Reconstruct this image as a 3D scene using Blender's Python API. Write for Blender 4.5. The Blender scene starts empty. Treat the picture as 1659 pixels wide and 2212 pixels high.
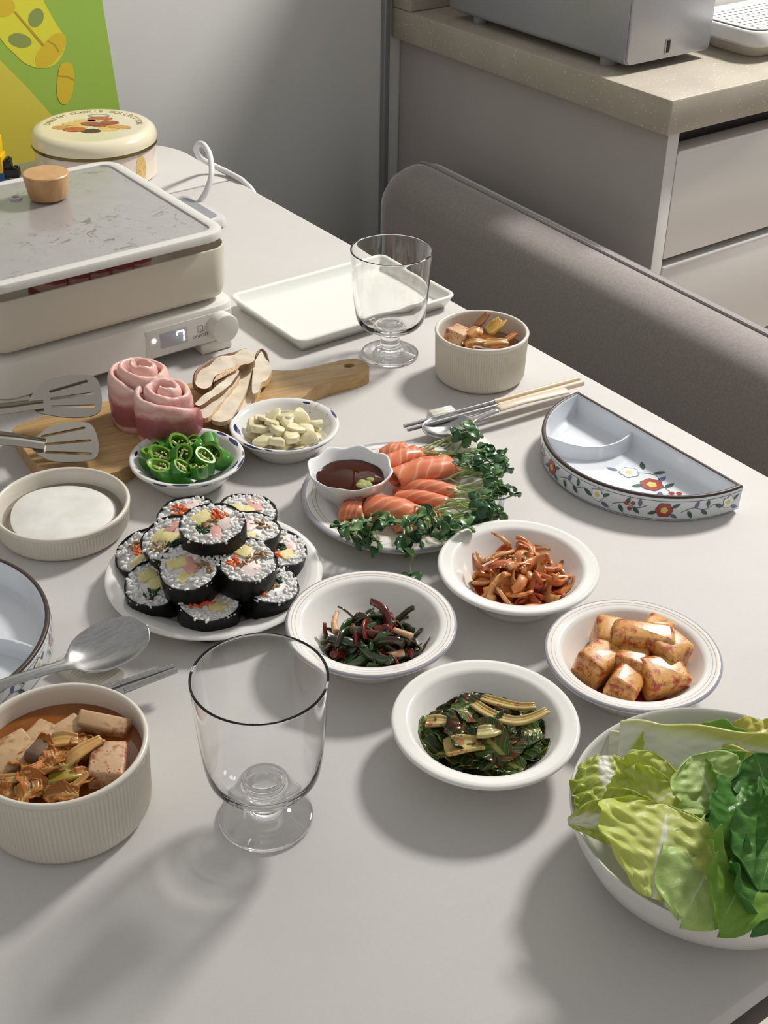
import bpy, bmesh, math, random
from math import sin, cos, pi, sqrt, atan2, radians
from mathutils import Vector, Matrix, noise

# ------------------------------------------------------------------ camera, world, lights, exposure
SC = bpy.context.scene
COL = SC.collection
CAM_POS = Vector((0, 0, 0.6269))                      # table top is z = 0; x runs along its front edge, y along its long edge
CAM_F = Vector((0.498143, 0.668310, -0.552463))
CAM_R = Vector((0.807308, -0.589958, 0.014263))
CAM_U = Vector((0.316398, 0.453112, 0.833416))
FPX = 2877.26
cd = bpy.data.cameras.new('camera')
cam = bpy.data.objects.new('camera', cd)
COL.objects.link(cam)
cd.sensor_fit = 'VERTICAL'
cd.sensor_height = 36.0
cd.lens = FPX / 2212 * 36.0
cd.clip_start = 0.02
cam.matrix_world = Matrix(((CAM_R.x, CAM_U.x, -CAM_F.x, CAM_POS.x), (CAM_R.y, CAM_U.y, -CAM_F.y, CAM_POS.y), (CAM_R.z, CAM_U.z, -CAM_F.z, CAM_POS.z), (0, 0, 0, 1)))
SC.camera = cam

SC.view_settings.view_transform = 'Standard'
SC.view_settings.look = 'None'
SC.view_settings.gamma = 1.0
SC.view_settings.use_curve_mapping = False
SC.view_settings.exposure = 0.0
SC.cycles.max_bounces = 24
SC.cycles.transmission_bounces = 24
SC.cycles.glossy_bounces = 8
SC.cycles.diffuse_bounces = 5

world = bpy.data.worlds.new('room_light')
SC.world = world
world.use_nodes = True
world.node_tree.nodes['Background'].inputs[0].default_value = (1.0, 0.985, 0.97, 1)
world.node_tree.nodes['Background'].inputs[1].default_value = 0.42

def area_light(name, loc, target, power, size, color, shape='DISK', size_y=None):
    ld = bpy.data.lights.new(name, 'AREA')
    ld.shape = shape
    ld.size = size
    if size_y: ld.size_y = size_y
    ld.energy = power
    ld.color = color
    o = bpy.data.objects.new(name, ld)
    COL.objects.link(o)
    o.location = loc
    d = Vector(target) - Vector(loc)
    o.rotation_euler = d.to_track_quat('-Z', 'Y').to_euler()
    return o
key = area_light('ceiling_lamp', (2.18, 1.12, 1.50), (0.55, 0.7, 0.0), 53, 0.36, (1.0, 0.968, 0.925))
key.data.cycles.is_caustics_light = True
strip = area_light('cabinet_strip_light', (2.05, 1.55, 0.78), (2.0, 1.45, 0.1), 1.6, 0.9, (1.0, 0.97, 0.93), 'RECTANGLE', 0.06)

# ------------------------------------------------------------------ helpers
def H(hexs):
    out = []
    for i in (0, 2, 4):
        c = int(hexs[i:i + 2], 16) / 255
        out.append(c / 12.92 if c <= 0.04045 else ((c + 0.055) / 1.055) ** 2.4)
    return tuple(out) + (1.0,)

def T(px, py, z=0.0):
    """the place on the level z that shows at this photo pixel"""
    d = CAM_F + CAM_R * ((px - 829.5) / FPX) + CAM_U * ((1106 - py) / FPX)
    return CAM_POS + d * ((z - CAM_POS.z) / d.z)

def TP(px, py, p0, n):
    """the place on a plane through p0 with normal n"""
    d = CAM_F + CAM_R * ((px - 829.5) / FPX) + CAM_U * ((1106 - py) / FPX)
    n = Vector(n)
    return CAM_POS + d * ((Vector(p0) - CAM_POS).dot(n) / d.dot(n))

MATS = {}
def nodes_of(name):
    m = bpy.data.materials.new(name)
    m.use_nodes = True
    nt = m.node_tree
    return m, nt, nt.nodes['Principled BSDF']

def ramp(nt, fac, stops, interp='LINEAR'):
    r = nt.nodes.new('ShaderNodeValToRGB')
    r.color_ramp.interpolation = interp
    els = r.color_ramp.elements
    while len(els) < len(stops): els.new(0.5)
    for e, (p, c) in zip(els, stops):
        e.position = p
        e.color = c if len(c) == 4 else tuple(c) + (1,)
    nt.links.new(fac, r.inputs[0])
    return r.outputs[0]

def tex(nt, kind='Object', scale=(1, 1, 1), rot=(0, 0, 0)):
    c = nt.nodes.new('ShaderNodeTexCoord')
    mp = nt.nodes.new('ShaderNodeMapping')
    mp.inputs['Scale'].default_value = scale
    mp.inputs['Rotation'].default_value = rot
    nt.links.new(c.outputs[kind], mp.inputs[0])
    return mp.outputs[0]

def noise_tex(nt, vec, scale, detail=3, rough=0.5, dist=0.0):
    n = nt.nodes.new('ShaderNodeTexNoise')
    n.inputs['Scale'].default_value = scale
    n.inputs['Detail'].default_value = detail
    n.inputs['Roughness'].default_value = rough
    n.inputs['Distortion'].default_value = dist
    nt.links.new(vec, n.inputs['Vector'])
    return n.outputs['Fac']

def mixc(nt, fac, a, b):
    m = nt.nodes.new('ShaderNodeMix')
    m.data_type = 'RGBA'
    for sock, v in ((m.inputs[0], fac), (m.inputs[6], a), (m.inputs[7], b)):
        if isinstance(v, bpy.types.NodeSocket): nt.links.new(v, sock)
        else: sock.default_value = v
    return m.outputs[2]

def math_n(nt, op, a, b=0.0, c=0.0):
    m = nt.nodes.new('ShaderNodeMath')
    m.operation = op
    for s, v in zip(m.inputs, (a, b, c)):
        if isinstance(v, bpy.types.NodeSocket): nt.links.new(v, s)
        else: s.default_value = v
    return m.outputs[0]

def bump(nt, bs, h, strength, dist=0.001):
    b = nt.nodes.new('ShaderNodeBump')
    b.inputs['Strength'].default_value = strength
    b.inputs['Distance'].default_value = dist
    nt.links.new(h, b.inputs['Height'])
    nt.links.new(b.outputs[0], bs.inputs['Normal'])

def mat(name, c1, rough=0.5, c2=None, scale=60, lo=0.35, hi=0.65, metal=0.0, coat=0.0, sss=0.0, bmp=None, spec=0.5, trans=0.0, ior=1.45, emit=None, translucent=0.0, detail=4, stretch=(1, 1, 1)):
    """plain procedural material: two colours mixed by noise, optional fine relief"""
    if name in MATS: return MATS[name]
    m, nt, bs = nodes_of(name)
    c1 = H(c1) if isinstance(c1, str) else c1
    bs.inputs['Base Color'].default_value = c1
    bs.inputs['Roughness'].default_value = rough
    bs.inputs['Metallic'].default_value = metal
    bs.inputs['Coat Weight'].default_value = coat
    bs.inputs['Coat Roughness'].default_value = 0.08
    bs.inputs['Specular IOR Level'].default_value = spec
    bs.inputs['IOR'].default_value = ior
    bs.inputs['Transmission Weight'].default_value = trans
    if sss:
        bs.inputs['Subsurface Weight'].default_value = sss
        bs.inputs['Subsurface Radius'].default_value = (0.006, 0.004, 0.003)
        bs.inputs['Subsurface Scale'].default_value = 1.0
    col = None
    v = tex(nt, 'Object', stretch)
    if c2:
        n = noise_tex(nt, v, scale, detail, 0.55)
        col = ramp(nt, n, [(lo, c1), (hi, H(c2) if isinstance(c2, str) else c2)])
        nt.links.new(col, bs.inputs['Base Color'])
    if bmp:
        bump(nt, bs, noise_tex(nt, v, bmp[0], 3), bmp[1], bmp[2] if len(bmp) > 2 else 0.001)
    if emit:
        bs.inputs['Emission Color'].default_value = H(emit[0])
        bs.inputs['Emission Strength'].default_value = emit[1]
    if translucent:
        tr = nt.nodes.new('ShaderNodeBsdfTranslucent')
        if col: nt.links.new(col, tr.inputs[0])
        else: tr.inputs[0].default_value = c1
        mx = nt.nodes.new('ShaderNodeMixShader')
        mx.inputs[0].default_value = translucent
        nt.links.new(bs.outputs[0], mx.inputs[1])
        nt.links.new(tr.outputs[0], mx.inputs[2])
        nt.links.new(mx.outputs[0], nt.nodes['Material Output'].inputs[0])
    MATS[name] = m
    return m

def link(o, parent=None):
    COL.objects.link(o)
    if parent: o.parent = parent
    return o

def mk(name, vs, fs, mats, parent=None, loc=None, rot=None, mi=None, uv=None, smooth=True, angle=40, mw=None, solid=None, subsurf=0, off=1.0):
    me = bpy.data.meshes.new(name)
    me.from_pydata([tuple(v) for v in vs], [], fs)
    if not isinstance(mats, (list, tuple)): mats = [mats]
    for m in mats: me.materials.append(m)
    if mi:
        for p, i in zip(me.polygons, mi): p.material_index = i
    if uv:
        l = me.uv_layers.new(name='UVMap')
        for lp in me.loops: l.data[lp.index].uv = uv[lp.vertex_index]
    me.validate()
    if smooth:
        me.shade_smooth()
        if angle < 180: me.set_sharp_from_angle(angle=radians(angle))
    o = bpy.data.objects.new(name, me)
    link(o, parent)
    if loc is not None: o.location = loc
    if rot is not None: o.rotation_euler = rot
    if mw is not None: o.matrix_world = mw
    if solid:
        s = o.modifiers.new('thickness', 'SOLIDIFY')
        s.thickness = solid
        s.offset = off
    if subsurf:
        s = o.modifiers.new('smooth', 'SUBSURF')
        s.levels = s.render_levels = subsurf
    return o

def tag(o, label, cat, group=None, kind=None):
    o['label'] = label
    o['category'] = cat
    if group: o['group'] = group
    if kind: o['kind'] = kind
    return o

def thing(name, label, cat, loc=(0, 0, 0), rz=0.0, group=None):
    o = bpy.data.objects.new(name, None)
    o.empty_display_size = 0.01
    link(o)
    o.location = loc
    o.rotation_euler = (0, 0, rz)
    return tag(o, label, cat, group)

def struct(o):
    o['kind'] = 'structure'
    return o

def copy_tree(o, parent=None):
    c = o.copy()
    link(c)
    c.parent = parent
    for ch in list(o.children): copy_tree(ch, c)
    return c

class B:
    """collects shapes into one mesh"""
    def __init__(s): s.v, s.f, s.m, s.uv = [], [], [], []
    def add(s, vs, fs, m=0, uv=None):
        k = len(s.v)
        s.v += [Vector(v) for v in vs]
        s.f += [tuple(i + k for i in f) for f in fs]
        s.m += [m] * len(fs) if isinstance(m, int) else m
        s.uv += uv if uv else [(0, 0)] * len(vs)
        return s
    def build(s, name, mats, parent=None, **k):
        return mk(name, s.v, s.f, mats, parent, mi=s.m, uv=s.uv, **k)

def lathe(prof, seg=64, rf=None, slots=None, zf=None):
    """prof: (r, z) from start to end; r == 0 makes a pole"""
    vs, fs, mi, rows, uv = [], [], [], [], []
    n = len(prof)
    for i, (r, z) in enumerate(prof):
        if r < 1e-7:
            rows.append([len(vs)]); vs.append((0, 0, z)); uv.append((0.5, i / (n - 1)))
        else:
            row = []
            for k in range(seg):
                a = 2 * pi * k / seg
                rr = r * (rf(a, i) if rf else 1)
                row.append(len(vs)); vs.append((rr * cos(a), rr * sin(a), z + (zf(a, i) if zf else 0))); uv.append((k / seg, i / (n - 1)))
            rows.append(row)
    for i in range(n - 1):
        a, b = rows[i], rows[i + 1]
        sl = slots[i] if slots else 0
        if len(a) == 1 and len(b) == 1: continue
        for k in range(seg):
            k2 = (k + 1) % seg
            if len(a) == 1: fs.append((a[0], b[k], b[k2]))
            elif len(b) == 1: fs.append((a[k], b[0], a[k2]))
            else: fs.append((a[k], b[k], b[k2], a[k2]))
            mi.append(sl)
    return vs, fs, mi, uv

def lathe_obj(name, prof, mats, parent=None, seg=64, rf=None, slots=None, zf=None, **k):
    vs, fs, mi, uv = lathe(prof, seg, rf, slots, zf)
    return mk(name, vs, fs, mats, parent, mi=mi, uv=uv, **k)

def rrect(hx, hy, r, n=6):
    pts = []
    r = max(min(r, hx, hy), 1e-4)
    for cx, cy, a0 in ((hx - r, hy - r, 0), (-hx + r, hy - r, pi / 2), (-hx + r, -hy + r, pi), (hx - r, -hy + r, 3 * pi / 2)):
        for i in range(n + 1):
            a = a0 + pi / 2 * i / n
            pts.append((cx + r * cos(a), cy + r * sin(a)))
    return pts

def rloft(hx, hy, cr, prof, n=6, cap0=True, cap1=True):
    """rounded rectangle rings: prof = (offset, z)"""
    vs, fs = [], []
    m = 4 * (n + 1)
    for o, z in prof:
        for x, y in rrect(hx + o, hy + o, cr + o, n): vs.append((x, y, z))
    for i in range(len(prof) - 1):
        for k in range(m):
            k2 = (k + 1) % m
            fs.append((i * m + k, i * m + k2, (i + 1) * m + k2, (i + 1) * m + k))
    if cap0: fs.append(tuple(range(m))[::-1])
    if cap1: fs.append(tuple((len(prof) - 1) * m + k for k in range(m)))
    return vs, fs

def rbox(x0, x1, y0, y1, z0, z1, b=0.002, cr=None):
    """box with rounded edges"""
    hx, hy = (x1 - x0) / 2, (y1 - y0) / 2
    b = min(b, hx * 0.9, hy * 0.9, (z1 - z0) * 0.45)
    prof = [(-b, z0), (-b * 0.3, z0 + b * 0.3), (0, z0 + b), (0, z1 - b), (-b * 0.3, z1 - b * 0.3), (-b, z1)]
    vs, fs = rloft(hx, hy, (cr if cr else b) , prof, 4)
    cx, cy = (x0 + x1) / 2, (y0 + y1) / 2
    return [(x + cx, y + cy, z) for x, y, z in vs], fs

def tube(path, rad, seg=8, flat=1.0, up=(0, 0, 1), caps=True, closed=False):
    path = [Vector(p) for p in path]
    n = len(path)
    rads = rad if isinstance(rad, (list, tuple)) else [rad] * n
    vs, fs = [], []
    up = Vector(up)
    prev = None
    for i, p in enumerate(path):
        a = path[(i - 1) % n] if closed or i > 0 else p
        b = path[(i + 1) % n] if closed or i < n - 1 else p
        t = (b - a)
        t = t.normalized() if t.length > 1e-9 else Vector((1, 0, 0))
        ref = prev if prev is not None else up
        s = t.cross(ref)
        if s.length < 1e-4: s = t.cross(Vector((0.3, 0.9, 0.2)))
        s.normalize()
        u = s.cross(t).normalized()
        prev = u
        for k in range(seg):
            an = 2 * pi * k / seg
            vs.append(p + s * cos(an) * rads[i] + u * sin(an) * rads[i] * flat)
    for i in range(n if closed else n - 1):
        j = (i + 1) % n
        for k in range(seg):
            k2 = (k + 1) % seg
            fs.append((i * seg + k, i * seg + k2, j * seg + k2, j * seg + k))
    if caps and not closed:
        fs.append(tuple(range(seg))[::-1])
        fs.append(tuple((n - 1) * seg + k for k in range(seg)))
    return vs, fs

def grid(nx, ny, fn):
    """fn(u, v) with u, v in 0..1 -> point"""
    vs, uv, fs = [], [], []
    for j in range(ny + 1):
        for i in range(nx + 1):
            u, v = i / nx, j / ny
            vs.append(Vector(fn(u, v))); uv.append((u, v))
    for j in range(ny):
        for i in range(nx):
            a = j * (nx + 1) + i
            fs.append((a, a + 1, a + nx + 2, a + nx + 1))
    return vs, fs, uv

def plate_holes(outer, holes, z0, z1):
    """flat plate from an outline with holes, given thickness"""
    bm = bmesh.new()
    edges = []
    loops = [outer] + holes
    for lp in loops:
        vv = [bm.verts.new((p[0], p[1], z1)) for p in lp]
        edges += [bm.edges.new((vv[i], vv[(i + 1) % len(vv)])) for i in range(len(vv))]
    bmesh.ops.triangle_fill(bm, edges=edges, use_beauty=True)
    bm.verts.index_update()
    vs = [v.co.copy() for v in bm.verts]
    fs = []
    for f in bm.faces:
        idx = [v.index for v in f.verts]
        if f.normal.z < 0: idx.reverse()
        fs.append(tuple(idx))
    n = len(vs)
    bm.free()
    vs2 = vs + [Vector((v.x, v.y, z0)) for v in vs]
    fs2 = fs + [tuple(i + n for i in f[::-1]) for f in fs]
    k = 0
    for lp in loops:
        m = len(lp)
        ar = sum(lp[i][0] * lp[(i + 1) % m][1] - lp[(i + 1) % m][0] * lp[i][1] for i in range(m))
        for i in range(m):
            a, b = k + i, k + (i + 1) % m
            q = (a, b, b + n, a + n)
            if (ar > 0) == (lp is outer): q = q[::-1]
            fs2.append(q)
        k += m
    return vs2, fs2

def prism(outline, z0, z1, b=0.0, jit=None):
    """outline polygon extruded, top edge rounded by b"""
    n = len(outline)
    cx = sum(p[0] for p in outline) / n; cy = sum(p[1] for p in outline) / n
    vs, fs = [], []
    rings = [(0, z0), (0, z1 - b), (b * 0.3, z1 - b * 0.3), (b, z1)] if b else [(0, z0), (0, z1)]
    for o, z in rings:
        for x, y in outline:
            d = sqrt((x - cx) ** 2 + (y - cy) ** 2) or 1
            k = max(0.05, 1 - o / d)
            vs.append((cx + (x - cx) * k, cy + (y - cy) * k, z))
    for i in range(len(rings) - 1):
        for k in range(n):
            k2 = (k + 1) % n
            fs.append((i * n + k, i * n + k2, (i + 1) * n + k2, (i + 1) * n + k))
    fs.append(tuple(range(n))[::-1])
    fs.append(tuple((len(rings) - 1) * n + k for k in range(n)))
    return vs, fs

def smooth_poly(pts, per=5, closed=True):
    """Catmull-Rom through the points"""
    n = len(pts)
    pts = [Vector(p) for p in pts]
    out = []
    for i in range(n if closed else n - 1):
        p0 = pts[(i - 1) % n] if closed or i > 0 else pts[i]
        p1, p2 = pts[i], pts[(i + 1) % n]
        p3 = pts[(i + 2) % n] if closed or i < n - 2 else p2
        for k in range(per):
            t = k / per
            out.append(0.5 * ((2 * p1) + (p2 - p0) * t + (2 * p0 - 5 * p1 + 4 * p2 - p3) * t * t + (3 * p1 - p0 - 3 * p2 + p3) * t ** 3))
    if not closed: out.append(pts[-1])
    return out

def ellipsoid(c, r, rot=None, nu=8, nv=5):
    vs, fs, mi, uv = lathe([(0, -1)] + [(sin(pi * i / nv), -cos(pi * i / nv)) for i in range(1, nv)] + [(0, 1)], nu)
    c = Vector(c)
    out = []
    for v in vs:
        p = Vector((v[0] * r[0], v[1] * r[1], v[2] * r[2]))
        if rot: p = rot @ p
        out.append(p + c)
    return out, [f[::-1] for f in fs]

def text_mesh(body, size):
    """flat lettering as vertices and faces, centred on x"""
    cu = bpy.data.curves.new('lettering', 'FONT')
    cu.body = body
    cu.size = size
    cu.align_x = 'CENTER'
    cu.resolution_u = 2
    o = bpy.data.objects.new('lettering', cu)
    COL.objects.link(o)
    dg = bpy.context.evaluated_depsgraph_get()
    me = bpy.data.meshes.new_from_object(o.evaluated_get(dg))
    vs = [v.co.copy() for v in me.vertices]
    fs = [tuple(p.vertices) for p in me.polygons]
    bpy.data.objects.remove(o); bpy.data.curves.remove(cu); bpy.data.meshes.remove(me)
    return vs, fs

def rmat(rng, tilt=pi):
    return Matrix.Rotation(rng.uniform(0, 2 * pi), 3, 'Z') @ Matrix.Rotation(rng.uniform(-tilt, tilt), 3, 'X') @ Matrix.Rotation(rng.uniform(-tilt, tilt), 3, 'Y')

def frame_mw(o, xd, zd=(0, 0, 1)):
    x = Vector(xd).normalized()
    z = Vector(zd)
    y = z.cross(x).normalized()
    z = x.cross(y).normalized()
    o = Vector(o)
    return Matrix(((x.x, y.x, z.x, o.x), (x.y, y.y, z.y, o.y), (x.z, y.z, z.z, o.z), (0, 0, 0, 1)))

# ------------------------------------------------------------------ materials
def table_material():
    m, nt, bs = nodes_of('table_laminate')
    v = tex(nt)
    n1 = noise_tex(nt, v, 7, 5, 0.6)
    n2 = noise_tex(nt, v, 420, 2, 0.5)
    base = ramp(nt, n1, [(0.3, H('C6C3BF')), (0.7, H('CECBC7'))])
    c = mixc(nt, math_n(nt, 'MULTIPLY', n2, 0.28), base, H('B6B2AD'))
    nt.links.new(c, bs.inputs['Base Color'])
    bs.inputs['Roughness'].default_value = 0.6
    bs.inputs['Specular IOR Level'].default_value = 0.3
    bump(nt, bs, n2, 0.05, 0.0004)
    return m
M_TABLE = table_material()
M_TEDGE = mat('table_edge_band', '8F8A83', 0.5)
M_TUNDER = mat('table_underframe', '2B2724', 0.6)
M_FLOOR = mat('floor_vinyl', 'D9CFC2', 0.5, 'CFC4B6', 9)
M_WALL = mat('wall_panel', 'D6D6D3', 0.42, 'D2D2CF', 5, bmp=(300, 0.03))
M_TRIM = mat('steel_trim', '9A9EA3', 0.3, metal=0.7)

def porcelain(name, c, rough=0.12, c2=None):
    return mat(name, c, rough, c2 or c, 12, 0.3, 0.7, coat=0.4)
M_WHITE = porcelain('white_porcelain', 'E9E7E1')
M_GREYBAND = porcelain('grey_rim_stripe', 'A3A2A8', 0.15)
M_TANLINE = porcelain('tan_rim_stripe', 'C2A184', 0.15)
M_SILVERLINE = porcelain('silver_rim_stripe', 'B4B4B4', 0.2)
M_CREAM = porcelain('cream_stoneware', 'D9D2C4', 0.28)
M_COOLWHITE = porcelain('cool_white_porcelain', 'D7DBE0', 0.14)
M_STEEL = mat('brushed_steel', 'B9B8B6', 0.22, 'A7A6A4', 90, metal=1.0, stretch=(1, 8, 8))
M_STEELD = mat('satin_steel', 'A39F99', 0.30, '8F8B86', 60, metal=1.0)
M_BEIGEH = mat('beige_lacquer', 'D5C4A9', 0.35)
def glass_material():
    m, nt, bs = nodes_of('clear_glass')
    bs.inputs['Base Color'].default_value = (1, 1, 1, 1)
    bs.inputs['Roughness'].default_value = 0.0
    bs.inputs['Transmission Weight'].default_value = 1.0
    bs.inputs['IOR'].default_value = 1.47
    return m
M_GLASS = glass_material()
# ------------------------------------------------------------------ the setting
FZ = -0.74
b = B(); b.add(*rbox(-1.6, 3.2, -1.6, 1.9, FZ - 0.05, FZ, 0.001))
struct(b.build('floor', M_FLOOR))
b = B(); b.add(*rbox(-1.6, 3.2, 1.87, 1.95, FZ, 1.7, 0.001))
struct(b.build('wall_back', M_WALL))
xg = TP(829, 300, (0, 1.865, 0), (0, 1, 0)).x
b = B(); b.add(*rbox(xg - 0.006, xg + 0.006, 1.858, 1.87, FZ, 1.7, 0.002))
struct(b.build('trim_1', M_TRIM))

# dining table
TX0, TX1, TY0, TY1, TSEAM = -0.03, 0.881, 0.252, 1.757, 1.538
t = thing('dining_table', 'long pale grey laminate dining table with rounded far corner', 'table', (0, 0, FZ))
def table_panel(x0, x1, y0, y1, cr):
    hx, hy = (x1 - x0) / 2, (y1 - y0) / 2
    vs, fs = rloft(hx, hy, cr, [(-0.004, 0.722), (-0.001, 0.7225), (0, 0.7245), (0, 0.7375), (-0.0008, 0.7395), (-0.002, 0.74)], 8)
    return [(x + (x0 + x1) / 2, y + (y0 + y1) / 2, z) for x, y, z in vs], fs
b = B(); b.add(*table_panel(TX0, TX1, TY0, TSEAM - 0.0012, 0.006)); b.build('tabletop', M_TABLE, t).cycles.is_caustics_receiver = True
# the far leaf has one rounded outer corner
out = [(TX0, TSEAM + 0.0012), (TX1, TSEAM + 0.0012)]
for i in range(13):
    a = pi / 2 * i / 12
    out.append((TX1 - 0.09 + 0.09 * cos(a), TY1 - 0.09 + 0.09 * sin(a)))
out.append((TX0, TY1))
b = B(); b.add(*prism(out, 0.722, 0.74, 0.0012)); b.build('table_leaf', M_TABLE, t)
b = B(); b.add(*rbox(TX0 + 0.004, TX1 - 0.03, TY0 + 0.003, TY1 - 0.03, 0.69, 0.7219, 0.002)); b.build('underframe', M_TUNDER, t)
for x in (TX0 + 0.05, TX1 - 0.09):
    for y in (TY0 + 0.07, TY1 - 0.1):
        b = B(); b.add(*rbox(x - 0.025, x + 0.025, y - 0.025, y + 0.025, 0, 0.69, 0.004)); b.build('leg', M_TUNDER, t)

# upholstered bench
def fabric_material():
    m, nt, bs = nodes_of('bench_fabric')
    v = tex(nt)
    n = noise_tex(nt, v, 260, 3, 0.6)
    nt.links.new(ramp(nt, n, [(0.3, H('837B77')), (0.7, H('948C88'))]), bs.inputs['Base Color'])
    bs.inputs['Roughness'].default_value = 0.75
    bs.inputs['Sheen Weight'].default_value = 1.0
    bs.inputs['Sheen Roughness'].default_value = 0.4
    bump(nt, bs, n, 0.12, 0.0006)
    return m
M_FAB = fabric_material()
t = thing('upholstered_bench', 'taupe velvet bench with padded backrest between table and counter', 'bench', (1.222, 0.9, FZ), radians(-3.0))
Y0, Y1, ZT = 0.76, 1.735, -0.094
hy, hz = (Y1 - Y0) / 2, 0.24
prof = [(-0.052, 0.0), (-0.034, 0.004), (-0.018, 0.012), (-0.007, 0.026), (-0.001, 0.045), (0, 0.058), (-0.002, 0.064), (0.0, 0.070), (-0.004, 0.085), (-0.018, 0.095)]
vs, fs = rloft(hy, hz, 0.085, prof, 10)
vs = [(z - 0.015, x + (Y0 + Y1) / 2 - 0.9, y + ZT - hz - FZ) for x, y, z in vs]
mk('backrest', vs, fs, M_FAB, t)
pts = [(0.049, x + (Y0 + Y1) / 2 - 0.9, y + ZT - hz - FZ) for x, y in rrect(hy + 0.0005, hz + 0.0005, 0.085, 10)]
vs, fs = tube(pts, 0.0022, 6, closed=True); mk('piping', vs, fs, M_FAB, t)
b = B(); b.add(*rbox(-0.42, -0.012, Y0 - 0.9, Y1 - 0.9, 0.34, 0.44, 0.03)); b.build('seat', M_FAB, t)
for x in (-0.36, 0.02):
    for y in (Y0 - 0.8, Y1 - 1.0):
        b = B(); b.add(*rbox(x - 0.02, x + 0.02, y - 0.02, y + 0.02, 0, 0.345 if x < 0 else 0.2, 0.003)); b.build('leg', M_TUNDER, t)

# kitchen counter
def stone_material():
    m, nt, bs = nodes_of('speckled_stone')
    v = tex(nt)
    vo = nt.nodes.new('ShaderNodeTexVoronoi'); vo.inputs['Scale'].default_value = 170
    nt.links.new(v, vo.inputs['Vector'])
    sp = ramp(nt, vo.outputs['Distance'], [(0.16, (1, 1, 1)), (0.24, (0, 0, 0))])
    pick = ramp(nt, noise_tex(nt, v, 60, 2), [(0.46, (0, 0, 0)), (0.54, (1, 1, 1))])
    base = ramp(nt, noise_tex(nt, v, 14, 4), [(0.3, H('A29A8C')), (0.7, H('ACA496'))])
    c = mixc(nt, math_n(nt, 'MULTIPLY', sp, pick), base, H('CFC8BA'))
    nt.links.new(c, bs.inputs['Base Color'])
    bs.inputs['Roughness'].default_value = 0.3
    return m
M_STONE = stone_material()
M_CAB = mat('cabinet_side_laminate', 'ABA5A2', 0.45, 'A7A19E', 6)
M_CABW = mat('cabinet_edge_white', 'D8D6D2', 0.4)
M_DRAW = mat('gloss_drawer_front', 'DFDAD4', 0.13, coat=0.5)
M_DARK = mat('dark_recess', '4A4846', 0.6)
t = thing('countertop', 'beige speckled stone countertop with raised back edge', 'countertop', (1.39, 1.228, 0.05))
b = B(); b.add(*rbox(0, 1.3, 0, 0.639, 0, 0.05, 0.003)); b.build('slab', M_STONE, t)
b = B(); b.add(*rbox(0.0, 1.3, 0.588, 0.639, 0.05, 0.6, 0.003)); b.build('upstand', M_STONE, t)
t = thing('base_cabinet', 'grey kitchen base cabinet with glossy drawers under stone countertop', 'cabinet', (1.41, 1.243, FZ))
Zc = 0.05 - FZ
b = B(); b.add(*rbox(0, 0.022, 0.0012, 0.624, 0, Zc, 0.0008)); b.build('end_panel', M_CAB, t)
b = B(); b.add(*rbox(0.0, 0.022, 0, 0.0012, 0, Zc, 0.0004)); b.build('panel_edge', M_CABW, t)
b = B(); b.add(*rbox(0.022, 1.25, 0.05, 0.624, 0.1, Zc, 0.001)); b.build('carcass', M_DARK, t)
b = B(); b.add(*rbox(0.022, 1.25, 0.06, 0.55, 0, 0.1, 0.001)); b.build('toe_kick', M_DARK, t)
for z0, z1 in ((-0.146, 0.017), (-0.33, -0.159), (-0.62, -0.343)):
    d = bpy.data.objects.new('drawer', None); link(d, t)
    b = B(); b.add(*rbox(0.025, 0.75, 0.001, 0.02, z0 - FZ, z1 - FZ, 0.0015)); b.build('drawer_front', M_DRAW, d)
    b = B(); b.add(*rbox(0.025, 0.75, -0.0015, 0.03, z1 - FZ - 0.004, z1 - FZ + 0.001, 0.001)); b.build('pull_lip', M_CABW, d)

# silver appliance on the counter
M_SILV = mat('silver_paint', 'A9AAB0', 0.34, 'A4A5AB', 200, metal=0.55)
M_SILVF = mat('silver_front', 'B4B4B8', 0.3, 'AFAFB3', 200, metal=0.6)
t = thing('countertop_appliance', 'silver box appliance with small port standing on stone countertop', 'appliance', (1.423, 1.351, 0.1))
def ybox(x0, x1, y0, y1, z0, z1, b, cr):
    vs, fs = rloft((x1 - x0) / 2, (z1 - z0) / 2, cr, [(-b, y0), (-b * 0.3, y0 + b * 0.3), (0, y0 + b), (0, y1 - b), (-b * 0.3, y1 - b * 0.3), (-b, y1)], 5)
    return [(x + (x0 + x1) / 2, z, y + (z0 + z1) / 2) for x, y, z in vs], [f[::-1] for f in fs]
b = B(); b.add(*ybox(0, 0.173, 0.004, 0.404, 0.012, 0.40, 0.002, 0.008)); b.build('housing', M_SILV, t)
b = B(); b.add(*ybox(0.001, 0.172, 0.0, 0.0045, 0.013, 0.399, 0.0015, 0.008)); b.build('front_panel', M_SILVF, t)
pp = TP(1442, 100, (0, 1.351, 0), (0, 1, 0)) - t.location
b = B(); b.add(*ybox(pp.x - 0.0055, pp.x + 0.0055, -0.0012, 0.001, pp.z - 0.011, pp.z + 0.011, 0.0006, 0.003)); o = b.build('port_frame', M_STEEL, t)
b = B(); b.add(*ybox(pp.x - 0.0036, pp.x + 0.0036, -0.0016, 0.001, pp.z - 0.009, pp.z + 0.009, 0.0004, 0.002)); b.build('port', mat('black_plastic', '121212', 0.4), t)
M_FOOT = mat('grey_rubber', '9A9A9C', 0.5)
for x, y in ((0.022, 0.058), (0.025, 0.353), (0.15, 0.058), (0.15, 0.353)):
    lathe_obj('foot', [(0, 0), (0.011, 0), (0.012, 0.002), (0.012, 0.0125), (0, 0.0125)], M_FOOT, t, 20, loc=(x, y, 0))

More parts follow.
